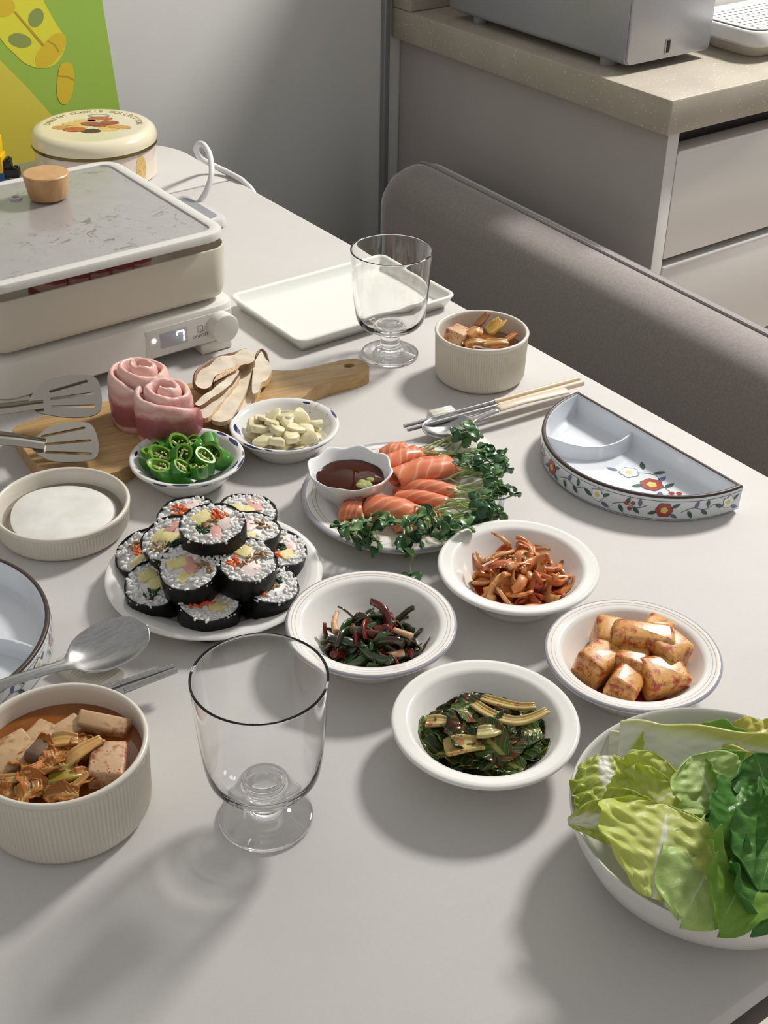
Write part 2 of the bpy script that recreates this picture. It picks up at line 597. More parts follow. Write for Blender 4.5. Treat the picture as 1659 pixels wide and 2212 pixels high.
# white coffee machine
M_PLW = mat('white_plastic', 'CFCEC9', 0.38)
t = thing('coffee_machine', 'white coffee machine with perforated drip tray on the counter', 'coffee machine', (1.71, 1.36, 0.1))
b = B()
vs, fs = rloft(0.062, 0.05, 0.025, [(-0.004, 0), (0, 0.003), (0.008, 0.022)], 6); b.add(vs, fs)
b.build('base', mat('warm_white_plastic', 'DDD3C2', 0.4), t)
vs, fs = rloft(0.09, 0.075, 0.03, [(-0.004, 0.022), (0, 0.026), (0, 0.042), (-0.002, 0.0445), (-0.006, 0.045)], 8)
mk('drip_tray', vs, fs, M_PLW, t)
holes = []
for i in range(13):
    for j in range(9):
        x, y = -0.072 + i * 0.012 + (0.003 if j % 2 else 0), -0.058 + j * 0.0125
        holes.append([(x + 0.0031 * cos(a * pi / 4), y + 0.0031 * sin(a * pi / 4)) for a in range(8)])
vs, fs = plate_holes(rrect(0.084, 0.069, 0.025, 6), holes, 0.0462, 0.0475); mk('drip_grid', vs, fs, M_PLW, t, angle=20)
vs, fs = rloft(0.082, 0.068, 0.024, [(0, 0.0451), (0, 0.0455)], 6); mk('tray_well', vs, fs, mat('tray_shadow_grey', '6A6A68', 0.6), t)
vs, fs = rloft(0.085, 0.11, 0.03, [(-0.004, 0.0), (0, 0.004), (0, 0.36), (-0.01, 0.37)], 8)
mk('body', [(x, y + 0.19, z) for x, y, z in vs], fs, M_PLW, t)

# poster on the back wall (flat print)
M_PGREEN = mat('poster_green', '9DBE4C', 0.35, '96B852', 3)
M_PYEL = mat('poster_yellow', 'E0DA40', 0.35)
M_POLV = mat('poster_olive_yellow', 'D8CC50', 0.35, 'D4C24E', 3)
M_PORA = mat('poster_orange', 'D9BC33', 0.35)
M_PDG = mat('poster_dull_green', '8E9C55', 0.4)
M_PLINE = mat('poster_line', 'B89B33', 0.4)
WY = 1.869
def W(px, py): return TP(px, py, (0, WY, 0), (0, 1, 0))
tr, br = W(220, 0), W(262, 260)
o0 = Vector((br.x, WY, br.z))
t = thing('wall_poster', 'green and yellow printed poster on the wall behind the table', 'poster', (br.x, WY, br.z))
dn = (br - tr).normalized()
P_BR = br + dn * 0.12; P_TR = tr - dn * 0.20
P_TL = P_TR + Vector((-0.42, 0, 0.03)); P_BL = P_BR + Vector((-0.42, 0, 0.03))
b = B()
b.add([Vector((p.x, WY, p.z)) - o0 for p in (P_BL, P_BR, P_TR, P_TL)] + [Vector((p.x, WY - 0.0008, p.z)) - o0 for p in (P_BL, P_BR, P_TR, P_TL)],
      [(4, 5, 6, 7), (3, 2, 1, 0), (0, 1, 5, 4), (1, 2, 6, 5), (2, 3, 7, 6), (3, 0, 4, 7)])
b.build('paper', M_PGREEN, t)
def pposter(name, pts, lay, m):
    pts = [W(*p) for p in pts]
    y = WY - 0.0008 - 0.0002 * lay
    c = sum(pts, Vector()) / len(pts)
    vs = [Vector((p.x, y, p.z)) - o0 for p in pts]
    mk(name, vs, [tuple(range(len(vs)))], m, t, smooth=False)
def ell(cx, cy, a, bb, r, n=28):
    r = radians(r)
    return [(cx + a * cos(q) * cos(r) - bb * sin(q) * sin(r), cy + a * cos(q) * sin(r) + bb * sin(q) * cos(r)) for q in [2 * pi * i / n for i in range(n)]]
pposter('printed_field', [(-60, 60), (0, 130), (60, 190), (115, 253), (190, 340), (190, 470), (-160, 470), (-160, 60)], 1, M_POLV)
body = smooth_poly([(-60, -20, 0), (0, 82, 0), (30, 115, 0), (55, 137, 0), (90, 147, 0), (120, 137, 0), (138, 108, 0), (140, 82, 0), (120, 50, 0), (95, 5, 0), (75, -40, 0), (0, -60, 0)], 6)
pposter('printed_shape', [(p.x, p.y) for p in body], 2, M_PYEL)
pposter('printed_oval', ell(77, 38, 21, 16, -68), 3, M_PDG)
pposter('printed_oval', ell(42, 87, 26, 15, 12), 3, M_PDG)
pposter('printed_patch', [(p.x, p.y) for p in smooth_poly([(78, 118, 0), (100, 87, 0), (122, 71, 0), (139, 75, 0), (141, 92, 0), (132, 115, 0), (110, 138, 0), (88, 146, 0), (77, 136, 0)], 5)], 3, M_PORA)
pposter('printed_patch', ell(5, 14, 27, 22, 0), 3, M_PORA)
pposter('printed_line', [(28, 24), (33, 24), (96, 97), (92, 100)], 4, M_PLINE)
pposter('printed_line', [(101, 88), (104, 87), (118, 95), (128, 111), (126, 113), (116, 97)], 4, M_PLINE)
pposter('printed_bar', [(p.x, p.y) for p in smooth_poly([(142, 134, 0), (155, 140, 0), (160, 165, 0), (156, 200, 0), (145, 222, 0), (132, 223, 0), (123, 205, 0), (124, 165, 0), (130, 140, 0)], 5)], 3, M_PORA)
pposter('printed_line', [(125, 162), (145, 163), (160, 171), (160, 174), (144, 166), (125, 165)], 4, M_PLINE)

# ------------------------------------------------------------------ things at the far end of the table
# cookie tin
M_TIN = mat('cream_tin_enamel', 'E3D9BC', 0.2, coat=0.5)
M_TINB = mat('printed_tin_side', 'E3D8C6', 0.25, 'DECBC2', 25, coat=0.4)
M_TINRIM = mat('tin_seam_gold', '6E6238', 0.3, metal=0.6)
M_GOLD = mat('gold_print', 'A08443', 0.35)
M_BLUEP = mat('blue_print', '8D92B8', 0.35)
tc = Vector((0.741, 1.664, 0))
t = thing('cookie_tin', 'round cream cookie tin with biscuits printed on the lid', 'tin', tc)
lathe_obj('tin_body', [(0, 0), (0.079, 0), (0.0815, 0.002), (0.081, 0.004), (0.081, 0.046), (0.078, 0.047)], M_TINB, t, 72)
lid = lathe_obj('tin_lid', [(0.0818, 0.043), (0.0838, 0.0425), (0.0842, 0.044), (0.0838, 0.047), (0.0845, 0.052), (0.0825, 0.059), (0.077, 0.064), (0.070, 0.0655), (0.066, 0.0650), (0, 0.0650)], [M_TIN, M_TINRIM], t, 72, slots=[1, 1, 1, 0, 0, 0, 0, 0, 0])
va = atan2(-0.6, -0.5)   # reading direction faces the bench side
lat = atan2(CAM_F.y, CAM_F.x)
ux, uy = Vector((CAM_R.x, CAM_R.y, 0)).normalized(), Vector((CAM_F.x, CAM_F.y, 0)).normalized()
b = B()
s = 'DANISH COOKIE COLLECTION'
for i, ch in enumerate(s):
    if ch == ' ': continue
    a = pi * 0.99 - (pi * 0.93) * i / (len(s) - 1)
    vs, fs = text_mesh(ch, 0.0125)
    cx, cy = 0.0575 * cos(a), 0.0575 * sin(a)
    ang = a - pi / 2
    b.add([ux * (cx + v.x * cos(ang) - v.y * sin(ang)) + uy * (cy + v.x * sin(ang) + v.y * cos(ang)) + Vector((0, 0, 0.0654)) for v in vs], fs)
b.build('lettering', M_GOLD, lid, smooth=False)
b = B()
vs, fs, _, _ = lathe([(0.010, 0), (0.012, 0.0)], 30)
b.add([ux * (v[0] * 1.3) + uy * (0.042 + v[1] * 0.55) + Vector((0, 0, 0.0654)) for v in vs], fs)
b.build('blue_emblem', M_BLUEP, lid, smooth=False)
cookc = [mat('biscuit_%d' % i, c, 0.4, c2, 300) for i, (c, c2) in enumerate((('B9853F', 'D0A45E'), ('8A4A34', 'A5604A'), ('C9A45C', 'DDBF80'), ('5D4231', '3D2C22'), ('D8CBB4', 'B09878'), ('A0522F', 'C2764C')))]
rng = random.Random(3)
spots = [(0.004, 0.028, 5, 0.017), (-0.018, 0.018, 2, 0.012), (0.0, 0.016, 4, 0.012), (0.02, 0.012, 1, 0.013), (-0.028, 0.004, 2, 0.013), (-0.004, 0.005, 1, 0.013), (0.012, 0.0, 1, 0.014), (-0.040, -0.012, 0, 0.013), (-0.018, -0.010, 2, 0.013), (0.030, -0.004, 0, 0.012), (0.042, -0.008, 0, 0.011), (-0.020, -0.020, 5, 0.015), (0.002, -0.024, 3, 0.015), (0.024, -0.015, 2, 0.015), (-0.006, 0.020, 3, 0.006)]
for k, (x, y, c, r) in enumerate(spots):
    pts = [ux * (x + r * cos(q) * (1 + 0.08 * sin(3 * q + k))) + uy * (y + r * 0.62 * sin(q)) for q in [2 * pi * i / 18 for i in range(18)]]
    vs, fs = prism([(p.x, p.y) for p in pts], 0.0650, 0.0653 + 0.0001 * (k % 6), 0.0)
    mk('printed_biscuit', vs, fs, cookc[c], lid, smooth=False)
# biscuit picture on the tin side, lying on the curved wall
da = atan2(-0.35, 0.72) 
cv = T(318, 362, 0.025) - tc
da = atan2(cv.y, cv.x)
pts = [(0.0813 * cos(da + 0.12 * cos(q)), 0.0813 * sin(da + 0.12 * cos(q)), 0.022 + 0.017 * sin(q)) for q in [2 * pi * i / 20 for i in range(20)]]
mk('side_biscuit', pts, [tuple(range(20))], cookc[2], t, smooth=False)

# brick-built toy at the left picture edge
M_YELB = mat('yellow_brick_plastic', 'E8B90F', 0.25)
M_BLKB = mat('black_brick_plastic', '17171A', 0.3)
M_BLUB = mat('blue_brick_plastic', '1E4C8C', 0.3)
t = thing('toy_brick_stack', 'stack of yellow blue and black toy bricks beside the cookie tin', 'toy', (0.618, 1.69, 0), -0.6)
def toy_brick(x0, x1, y0, y1, z0, z1, m):
    b = B(); b.add(*rbox(x0, x1, y0, y1, z0, z1, 0.0008))
    nx, ny = max(1, round((x1 - x0) / 0.009)), max(1, round((y1 - y0) / 0.009))
    for i in range(nx):
        for k in range(ny):
            vs, fs, mi, uv = lathe([(0.0026, 0), (0.0026, 0.0017), (0, 0.0018)], 12)
            cx, cy = x0 + (i + 0.5) * (x1 - x0) / nx, y0 + (k + 0.5) * (y1 - y0) / ny
            b.add([(x + cx, y + cy, z + z1) for x, y, z in vs], fs)
    b.build('brick', m, t)
toy_brick(-0.027, 0.004, -0.014, 0.012, 0, 0.0195, M_BLUB)
toy_brick(-0.027, 0.003, -0.014, 0.012, 0.0196, 0.042, M_YELB)
toy_brick(-0.027, 0.001, -0.014, 0.012, 0.0421, 0.064, M_YELB)
toy_brick(-0.027, -0.003, -0.014, 0.012, 0.0641, 0.085, M_YELB)
toy_brick(-0.027, -0.001, -0.014, 0.012, 0.0851, 0.093, M_BLKB)
toy_brick(0.0042, 0.022, -0.012, 0.004, 0.012, 0.024, M_BLKB)
toy_brick(0.0042, 0.013, -0.010, 0.004, 0.0241, 0.036, M_BLKB)

# portable grill: cooktop, pan and lid are lifted apart, so three things
GX0, GX1, GY0, GY1 = 0.362, 0.628, 1.098, 1.352
gcx, gcy = (GX0 + GX1) / 2, (GY0 + GY1) / 2
ghx, ghy = (GX1 - GX0) / 2, (GY1 - GY0) / 2
M_APW = mat('matte_white_appliance', 'DEDBD3', 0.38)
M_PAN = mat('pan_cream_coating', 'D0C9BA', 0.42)
t = thing('induction_cooktop', 'white portable cooktop with lit display and round knob', 'cooktop', (gcx, gcy, 0))
vs, fs = rloft(ghx, ghy, 0.022, [(-0.03, 0.012), (-0.004, 0.012), (0, 0.015), (0, 0.047), (-0.0015, 0.0505), (-0.005, 0.052)], 8)
mk('body', vs, fs, M_APW, t)
for x in (-1, 1):
    for y in (-1, 1):
        if x > 0 and y < 0: hx0, hx1 = ghx - 0.045, ghx - 0.008
        else: hx0, hx1 = (x * (ghx - 0.02) - 0.015, x * (ghx - 0.02) + 0.015)
        yy = y * (ghy - 0.014)
        b = B(); b.add(*rbox(hx0, hx1, yy - 0.012, yy + 0.012, 0, 0.0125, 0.003)); b.build('foot', M_APW, t)
def front(px, py): return TP(px, py, (0, GY0, 0), (0, 1, 0)) - Vector((gcx, gcy, 0))
q = [front(314, 716), front(318, 757), front(498, 712), front(490, 664)]
pl = front(314, 735); pr = front(503, 690)
b = B(); b.add(*ybox(pl.x, ghx - 0.010, -ghy - 0.0008, -ghy + 0.002, 0.0155, 0.0455, 0.0004, 0.002)); b.build('control_panel', mat('grey_white_panel', 'D3D0C9', 0.25), t)
d0, d1 = front(345, 735), front(400, 718)
dz = 0.031
b = B(); b.add(*ybox(d0.x, d1.x + 0.002, -ghy - 0.0012, -ghy, dz - 0.0085, dz + 0.0085, 0.0002, 0.001)); scr = b.build('display', mat('display_grey', 'A9ABAF', 0.2), t)
M_LED = mat('white_led', 'FFFFFF', 0.5, emit=('F2F6FF', 3.0))
b = B()
sx, sz, sw, sh = d1.x - 0.006, dz, 0.0038, 0.0055
yq = -ghy - 0.0018
def seg(x0, x1, z0, z1): b.add(*ybox(x0, x1, yq, yq + 0.0008, z0, z1, 0.0001, 0.0003))
seg(sx - sw, sx + sw, sz + sh - 0.0006, sz + sh + 0.0008)
seg(sx + sw - 0.0007, sx + sw + 0.0007, sz + 0.0006, sz + sh - 0.0006)
seg(sx + sw - 0.0007, sx + sw + 0.0007, sz - sh, sz - 0.0006)
seg(sx - sw - 0.0007, sx - sw + 0.0007, sz + 0.002, sz + sh - 0.0006)
b.build('lit_digit', M_LED, scr)
dl = front(331, 731)
vs, fs, mi, uv = lathe([(0, 0), (0.0022, 0), (0.0022, 0.001), (0, 0.001)], 16)
mk('indicator', [(dl.x + x, -ghy - 0.0018 + z * 0.5, 0.0335 + y) for x, y, z in vs], fs, M_LED, t)
b = B(); vs, fs = text_mesh('ON/OFF', 0.0052)
ib = front(433, 730)
M_INK = mat('grey_ink', '77746F', 0.5)
b.add([(v.x + ib.x, -ghy - 0.0011, v.y + 0.0235) for v in vs], fs)
for x0, x1, z0, z1 in ((-0.003, -0.0026, 0.030, 0.036), (0.0026, 0.003, 0.030, 0.036), (-0.003, 0.003, 0.0357, 0.0361), (-0.0045, 0.0045, 0.0295, 0.030), (-0.0004, 0.0004, 0.0318, 0.034)):
    b.add(*ybox(ib.x + x0, ib.x + x1, -ghy - 0.0011, -ghy, z0, z1, 0.0001, 0.0001))
b.build('panel_print', M_INK, t, smooth=False)
kc = front(471, 708)
vs, fs, mi, uv = lathe([(0, 0), (0.0152, 0), (0.0152, 0.012), (0.0146, 0.0136), (0.013, 0.0142), (0, 0.0142)], 40)
mk('knob', [(kc.x + 0.002 + x, -ghy - z, 0.031 + y) for x, y, z in vs], [f[::-1] for f in fs], M_APW, t)

t = thing('grill_pan', 'deep cream rectangular grill pan standing on the cooktop', 'pan', (gcx, gcy, 0.052))
vs, fs = rloft(ghx - 0.002, ghy - 0.002, 0.024, [(-0.05, 0.003), (-0.012, 0.003), (-0.005, 0.007), (-0.002, 0.015), (0, 0.058), (-0.0005, 0.0592), (-0.0016, 0.0596), (-0.0026, 0.0588), (-0.004, 0.015), (-0.008, 0.0075), (-0.05, 0.006)], 8)
mk('pan_body', vs, fs, M_PAN, t)
vs, fs = rloft(ghx - 0.03, ghy - 0.03, 0.01, [(0, 0), (0, 0.0032)], 6)
mk('pan_base', vs, fs, mat('dark_pan_base', '55524E', 0.5), t)

M_PORK = None
def pork_material(name, axis, freq, seed, fat=0.5):
    m, nt, bs = nodes_of(name)
    v = tex(nt)
    wv = nt.nodes.new('ShaderNodeTexNoise'); wv.inputs['Scale'].default_value = 45; nt.links.new(v, wv.inputs['Vector'])
    sep = nt.nodes.new('ShaderNodeSeparateXYZ'); nt.links.new(v, sep.inputs[0])
    s = math_n(nt, 'ADD', math_n(nt, 'MULTIPLY', sep.outputs[axis], freq), math_n(nt, 'MULTIPLY_ADD', wv.outputs['Fac'], 1.6, seed))
    f = math_n(nt, 'SINE', s)
    c = ramp(nt, math_n(nt, 'MULTIPLY_ADD', f, 0.5, 0.5), [(0.0, H('94434B')), (fat - 0.12, H('A9565B')), (fat + 0.06, H('DDAFA6')), (1.0, H('E3BDB2'))])
    nt.links.new(c, bs.inputs['Base Color'])
    bs.inputs['Roughness'].default_value = 0.32
    bs.inputs['Subsurface Weight'].default_value = 0.15
    bs.inputs['Subsurface Radius'].default_value = (0.006, 0.003, 0.002)
    bs.inputs['Subsurface Scale'].default_value = 1.0
    bump(nt, bs, noise_tex(nt, v, 180, 3), 0.25, 0.0008)
    return m
M_PORK = pork_material('raw_pork_slice', 2, 300, 0.0, 0.45)
rng = random.Random(5)
for i in range(5):
    x = 0.438 + i * 0.0225
    vs, fs = rbox(-0.0105, 0.0105, -0.022, 0.022, 0, 0.067 + rng.uniform(-0.002, 0.002), 0.006)
    vs = [(vx + 0.002 * noise.noise(Vector((vy * 60, vz * 50, i * 3.1))), vy + 0.003 * noise.noise(Vector((vx * 80, vz * 60, i))), vz) for vx, vy, vz in vs]
    o = mk('pork_belly_slice', vs, fs, M_PORK, loc=(x, 1.137 + rng.uniform(-0.002, 0.002), 0.058), rot=(0, 0.12, 0.1))
    tag(o, 'raw pork belly slice lying in the grill pan under the lid', 'meat', 'pork slices in the grill pan')

# glass lid
def foggy_glass():
    m, nt, bs = nodes_of('steamed_glass')
    v = tex(nt)
    n = noise_tex(nt, v, 26, 6, 0.65, 0.6)
    spots = ramp(nt, noise_tex(nt, v, 55, 5, 0.7, 1.5), [(0.57, (0, 0, 0)), (0.63, (1, 1, 1))])
    zone = ramp(nt, noise_tex(nt, v, 9, 2), [(0.44, (0, 0, 0)), (0.56, (1, 1, 1))])
    sp = math_n(nt, 'MULTIPLY', spots, zone)
    col = ramp(nt, n, [(0.3, H('B4AFAD')), (0.7, H('C4C0BE'))])
    col = mixc(nt, math_n(nt, 'MULTIPLY', sp, 0.85), col, H('6E6259'))
    nt.links.new(col, bs.inputs['Base Color'])
    tr = math_n(nt, 'MULTIPLY_ADD', n, 0.2, 0.22)
    nt.links.new(tr, bs.inputs['Transmission Weight'])
    bs.inputs['Roughness'].default_value = 0.28
    bs.inputs['Coat Weight'].default_value = 1.0
    bs.inputs['Coat Roughness'].default_value = 0.12
    bs.inputs['Coat IOR'].default_value = 1.35
    return m
t = thing('glass_lid', 'steamed-up rectangular glass lid with wooden knob on the grill pan', 'lid', (0.4835, 1.203, 0.1295))
lx, ly = 0.1275, 0.1265
b = B()
vs, fs = rloft(lx, ly, 0.024, [(-0.0125, 0.0), (-0.002, 0.0), (0, 0.0015), (0, 0.0065), (-0.0012, 0.0085), (-0.004, 0.0092), (-0.0105, 0.0092), (-0.012, 0.0085), (-0.0125, 0.007), (-0.0125, 0.0)], 8, False, False)
mk('lid_frame', vs, fs, mat('pale_grey_silicone', 'D6D4CD', 0.4), t)
vs, fs = rloft(lx - 0.0124, ly - 0.0124, 0.012, [(0, 0.003), (0, 0.007)], 8)
mk('pane', vs, fs, foggy_glass(), t)
M_WOOD = None
def wood_material(name, c1, c2, c3, scale=(6, 60, 60), rough=0.4):
    m, nt, bs = nodes_of(name)
    v = tex(nt, 'Object', scale)
    n = noise_tex(nt, v, 3.0, 6, 0.6, 0.4)
    n2 = noise_tex(nt, v, 14, 3, 0.5)
    c = ramp(nt, n, [(0.25, H(c1)), (0.5, H(c2)), (0.75, H(c3))])
    c = mixc(nt, math_n(nt, 'MULTIPLY', n2, 0.25), c, H(c1))
    nt.links.new(c, bs.inputs['Base Color'])
    bs.inputs['Roughness'].default_value = rough
    bump(nt, bs, n2, 0.06, 0.0005)
    return m
kw = T(107, 440, 0.131) - Vector((0.4835, 1.203, 0.1295))
M_KNOBW = wood_material('beech_knob_wood', 'B98A5B', 'C89A69', 'D2A878', (30, 30, 6))
lathe_obj('knob', [(0, 0.0092), (0.0185, 0.0092), (0.0195, 0.0105), (0.0232, 0.032), (0.0232, 0.0335), (0.0222, 0.0345), (0, 0.0348)], M_KNOBW, t, 40, loc=(kw.x, kw.y, 0))
lathe_obj('steam_vent', [(0.004, 0.007), (0.0062, 0.007), (0.0062, 0.0088), (0.005, 0.0094), (0.004, 0.0088), (0.004, 0.007)], M_PLW, t, 20, loc=(kw.x - 0.028, kw.y + 0.018, 0))

# adapter and white cable
t = thing('power_adapter', 'flat white power adapter with looped white cable behind the grill', 'adapter', (0.757, 1.44, 0))
vs, fs = rloft(0.03, 0.05, 0.012, [(-0.003, 0), (0, 0.003), (0, 0.010), (-0.002, 0.013)], 6)
mk('adapter_body', vs, fs, M_PLW, t)
vs, fs = rloft(0.022, 0.040, 0.008, [(0, 0.0128), (0, 0.0136)], 6)
mk('adapter_top', vs, fs, mat('grey_plastic', '8E9195', 0.4), t)
pts = [T(430, 438, 0.010), T(446, 412, 0.026), T(457, 375, 0.045), T(453, 335, 0.06), T(440, 313, 0.066), T(428, 312, 0.062), T(424, 324, 0.05), T(432, 340, 0.032), T(455, 354, 0.014), T(490, 371, 0.006), T(516, 385, 0.0045), Vector((0.884, 1.515, 0.002)), Vector((0.8885, 1.495, -0.012)), Vector((0.891, 1.47, -0.06)), Vector((0.892, 1.46, -0.2)), Vector((0.892, 1.46, -0.6))]
pts = [p - t.location for p in smooth_poly(pts, 6, False)]
vs, fs = tube(pts, 0.0038, 10); mk('cable', vs, fs, mat('white_cable_rubber', 'DAD9DC', 0.4), t)
# ------------------------------------------------------------------ tableware
def side_bowl(name, label, c, striped):
    """small wide-rimmed side dish"""
    prof = [(0, 0.006), (0.022, 0.0062), (0.030, 0.0085), (0.038, 0.0145), (0.045, 0.0225), (0.0490, 0.0278), (0.0508, 0.0296), (0.0530, 0.0300), (0.0548, 0.0302), (0.0553, 0.0303), (0.0572, 0.0305), (0.0577, 0.0306), (0.0600, 0.0308), (0.0615, 0.0304), (0.0622, 0.0292), (0.0618, 0.0280), (0.0600, 0.0268), (0.0530, 0.0240), (0.0480, 0.0190), (0.0420, 0.0120), (0.0365, 0.0060), (0.0350, 0.0040), (0.0345, 0.0006), (0.0335, 0), (0.0315, 0.0012), (0.030, 0.0022), (0, 0.0022)]
    sl = [0] * (len(prof) - 1)
    mats = [M_WHITE]
    if striped:
        mats = [M_WHITE, M_GREYBAND, M_TANLINE, M_SILVERLINE]
        sl[8] = 3; sl[10] = 2; sl[13] = 1; sl[12] = 1
    o = lathe_obj(name, prof, mats, None, 96, slots=sl, loc=(c[0], c[1], 0), angle=60)
    return tag(o, label, 'bowl', 'small wide-rimmed side dishes')
C_CHIVE, C_ONION, C_RADISH, C_GREEN = (0.4465, 0.6122), (0.5796, 0.6040), (0.5760, 0.4773), (0.4466, 0.4838)
side_bowl('side_dish_bowl', 'white side bowl with striped rim holding dark chive kimchi', C_CHIVE, True)
side_bowl('side_dish_bowl', 'plain white side bowl holding orange-red onion kimchi strips', C_ONION, False)
side_bowl('side_dish_bowl', 'white side bowl with striped rim holding cubed radish kimchi', C_RADISH, True)
side_bowl('side_dish_bowl', 'plain white side bowl holding leafy green kimchi', C_GREEN, False)

def ribbed_bowl(name, label, c, R, h, floor=0.006, ribs=118, k=0.965):
    R0 = R * k
    prof = [(0, floor), (R0 - 0.012, floor), (R0 - 0.0065, floor + 0.003), (R0 - 0.0045, floor + 0.009), (R - 0.0042, h - 0.004), (R - 0.0036, h - 0.001), (R - 0.0024, h), (R - 0.0010, h - 0.0002), (R, h - 0.0013), (R - 0.0002, h - 0.003), (R - 0.0010, h - 0.0042), (R - 0.0012, h - 0.0048)]
    r0 = len(prof) - 1
    for i in range(7):
        f = i / 6
        prof.append((R - 0.0012 + (R0 - R + 0.0004) * f, (h - 0.0052) * (1 - f) + 0.006 * f))
    r1 = len(prof) - 1
    prof += [(R0 - 0.0016, 0.0035), (R0 - 0.004, 0.001), (R0 - 0.006, 0), (R0 - 0.009, 0.0008), (0, 0.0008)]
    rf = lambda a, i: 1 + (0.0006 / R * (sin(ribs * a) + 0.15 * sin(2 * ribs * a)) if r0 < i <= r1 else 0)
    o = lathe_obj(name, prof, M_CREAM, None, ribs * 4, rf=rf, loc=(c[0], c[1], 0), angle=70)
    return tag(o, label, 'bowl', 'cream ribbed stoneware bowls')
C_FAR, C_NEAR, C_LOW = (0.7915, 0.9048), (0.2014, 0.6005), (0.3338, 0.8922)
ribbed_bowl('ribbed_bowl', 'small cream ribbed bowl of stew beside the chopsticks and bench', C_FAR, 0.0468, 0.0512, ribs=112)
ribbed_bowl('ribbed_bowl', 'tall cream ribbed bowl filled with kimchi tofu stew', C_NEAR, 0.0550, 0.0558)
ribbed_bowl('ribbed_bowl', 'low cream ribbed bowl holding white pickled radish rounds', C_LOW, 0.0560, 0.0252, ribs=120, floor=0.005)

def spatter_material():
    m, nt, bs = nodes_of('blue_spattered_glaze')
    c = nt.nodes.new('ShaderNodeTexCoord')
    mp = nt.nodes.new('ShaderNodeMapping'); mp.inputs['Scale'].default_value = (15, 9, 1)
    nt.links.new(c.outputs['UV'], mp.inputs[0])
    n = nt.nodes.new('ShaderNodeTexNoise'); n.inputs['Scale'].default_value = 1.3; nt.links.new(mp.outputs[0], n.inputs['Vector'])
    add = nt.nodes.new('ShaderNodeVectorMath'); add.operation = 'MULTIPLY_ADD'
    nt.links.new(n.outputs['Color'], add.inputs[0]); add.inputs[1].default_value = (0.45, 0.45, 0); nt.links.new(mp.outputs[0], add.inputs[2])
    vo = nt.nodes.new('ShaderNodeTexVoronoi'); vo.inputs['Scale'].default_value = 1.0; vo.inputs['Randomness'].default_value = 1.0
    nt.links.new(add.outputs[0], vo.inputs['Vector'])
    sepc = nt.nodes.new('ShaderNodeSeparateColor'); nt.links.new(vo.outputs['Color'], sepc.inputs[0])
    thr = math_n(nt, 'MULTIPLY_ADD', sepc.outputs[0], 0.62, -0.10)
    blot = math_n(nt, 'LESS_THAN', vo.outputs['Distance'], thr)
    sep = nt.nodes.new('ShaderNodeSeparateXYZ'); nt.links.new(c.outputs['UV'], sep.inputs[0])
    zone = math_n(nt, 'MULTIPLY', math_n(nt, 'GREATER_THAN', sep.outputs[1], 0.20), math_n(nt, 'LESS_THAN', sep.outputs[1], 0.60))
    base = ramp(nt, noise_tex(nt, tex(nt), 40, 4), [(0.3, H('DCDBD6')), (0.7, H('E2E1DC'))])
    nt.links.new(mixc(nt, math_n(nt, 'MULTIPLY', blot, zone), base, H('1B2356')), bs.inputs['Base Color'])
    bs.inputs['Roughness'].default_value = 0.12
    bs.inputs['Coat Weight'].default_value = 0.4
    return m
M_SPAT = spatter_material()
C_GARLIC, C_PEPPER = (0.5543, 0.8969), (0.4544, 0.8979)
for c, rz, lab in ((C_GARLIC, 0.3, 'blue-spattered white bowl filled with garlic slices'), (C_PEPPER, 2.2, 'blue-spattered white bowl filled with chopped green chilli')):
    prof = [(0, 0.0055), (0.016, 0.0056), (0.024, 0.0075), (0.031, 0.0115), (0.037, 0.0165), (0.0425, 0.0222), (0.0445, 0.0240), (0.0470, 0.0250), (0.0488, 0.0252), (0.0498, 0.0244), (0.0499, 0.0232), (0.0490, 0.0218), (0.0465, 0.0200), (0.0430, 0.0160), (0.0370, 0.0080), (0.0320, 0.0030), (0.0305, 0.0006), (0.0295, 0), (0.027, 0.0012), (0, 0.0014)]
    o = lathe_obj('spattered_bowl', prof, M_SPAT, None, 96, loc=(c[0], c[1], 0), rot=(0, 0, rz), angle=70)
    tag(o, lab, 'bowl', 'blue-spattered bowls')

def plate(name, label, c, R, h, striped):
    prof = [(0, 0.0052), (R * 0.60, 0.0054), (R * 0.66, 0.0066), (R * 0.70, 0.0092), (R * 0.74, 0.0112), (R * 0.78, 0.0120), (R * 0.845, h - 0.0022), (R * 0.853, h - 0.0020), (R * 0.885, h - 0.0012), (R * 0.893, h - 0.0010), (R * 0.945, h - 0.0002), (R * 0.985, h), (R, h - 0.0014), (R * 0.99, h - 0.0030), (R * 0.80, 0.0080), (R * 0.70, 0.0036), (R * 0.62, 0.0010), (R * 0.60, 0), (R * 0.57, 0.0010), (0, 0.0016)]
    sl = [0] * (len(prof) - 1)
    mats = [M_WHITE]
    if striped:
        mats = [M_WHITE, M_GREYBAND, M_TANLINE, M_SILVERLINE]
        sl[6] = 3; sl[8] = 2; sl[10] = 1; sl[11] = 1
    o = lathe_obj(name, prof, mats, None, 128, slots=sl, loc=(c[0], c[1], 0), angle=60)
    return tag(o, label, 'plate')
C_KIM, C_SAL = (0.3937, 0.7470), (0.5827, 0.7560)
plate('dinner_plate', 'plain white plate carrying the stacked seaweed rice rolls', C_KIM, 0.0839, 0.0172, False)
plate('dinner_plate', 'white plate with grey and tan striped rim carrying salmon and sprouts', C_SAL, 0.0868, 0.0142, True)

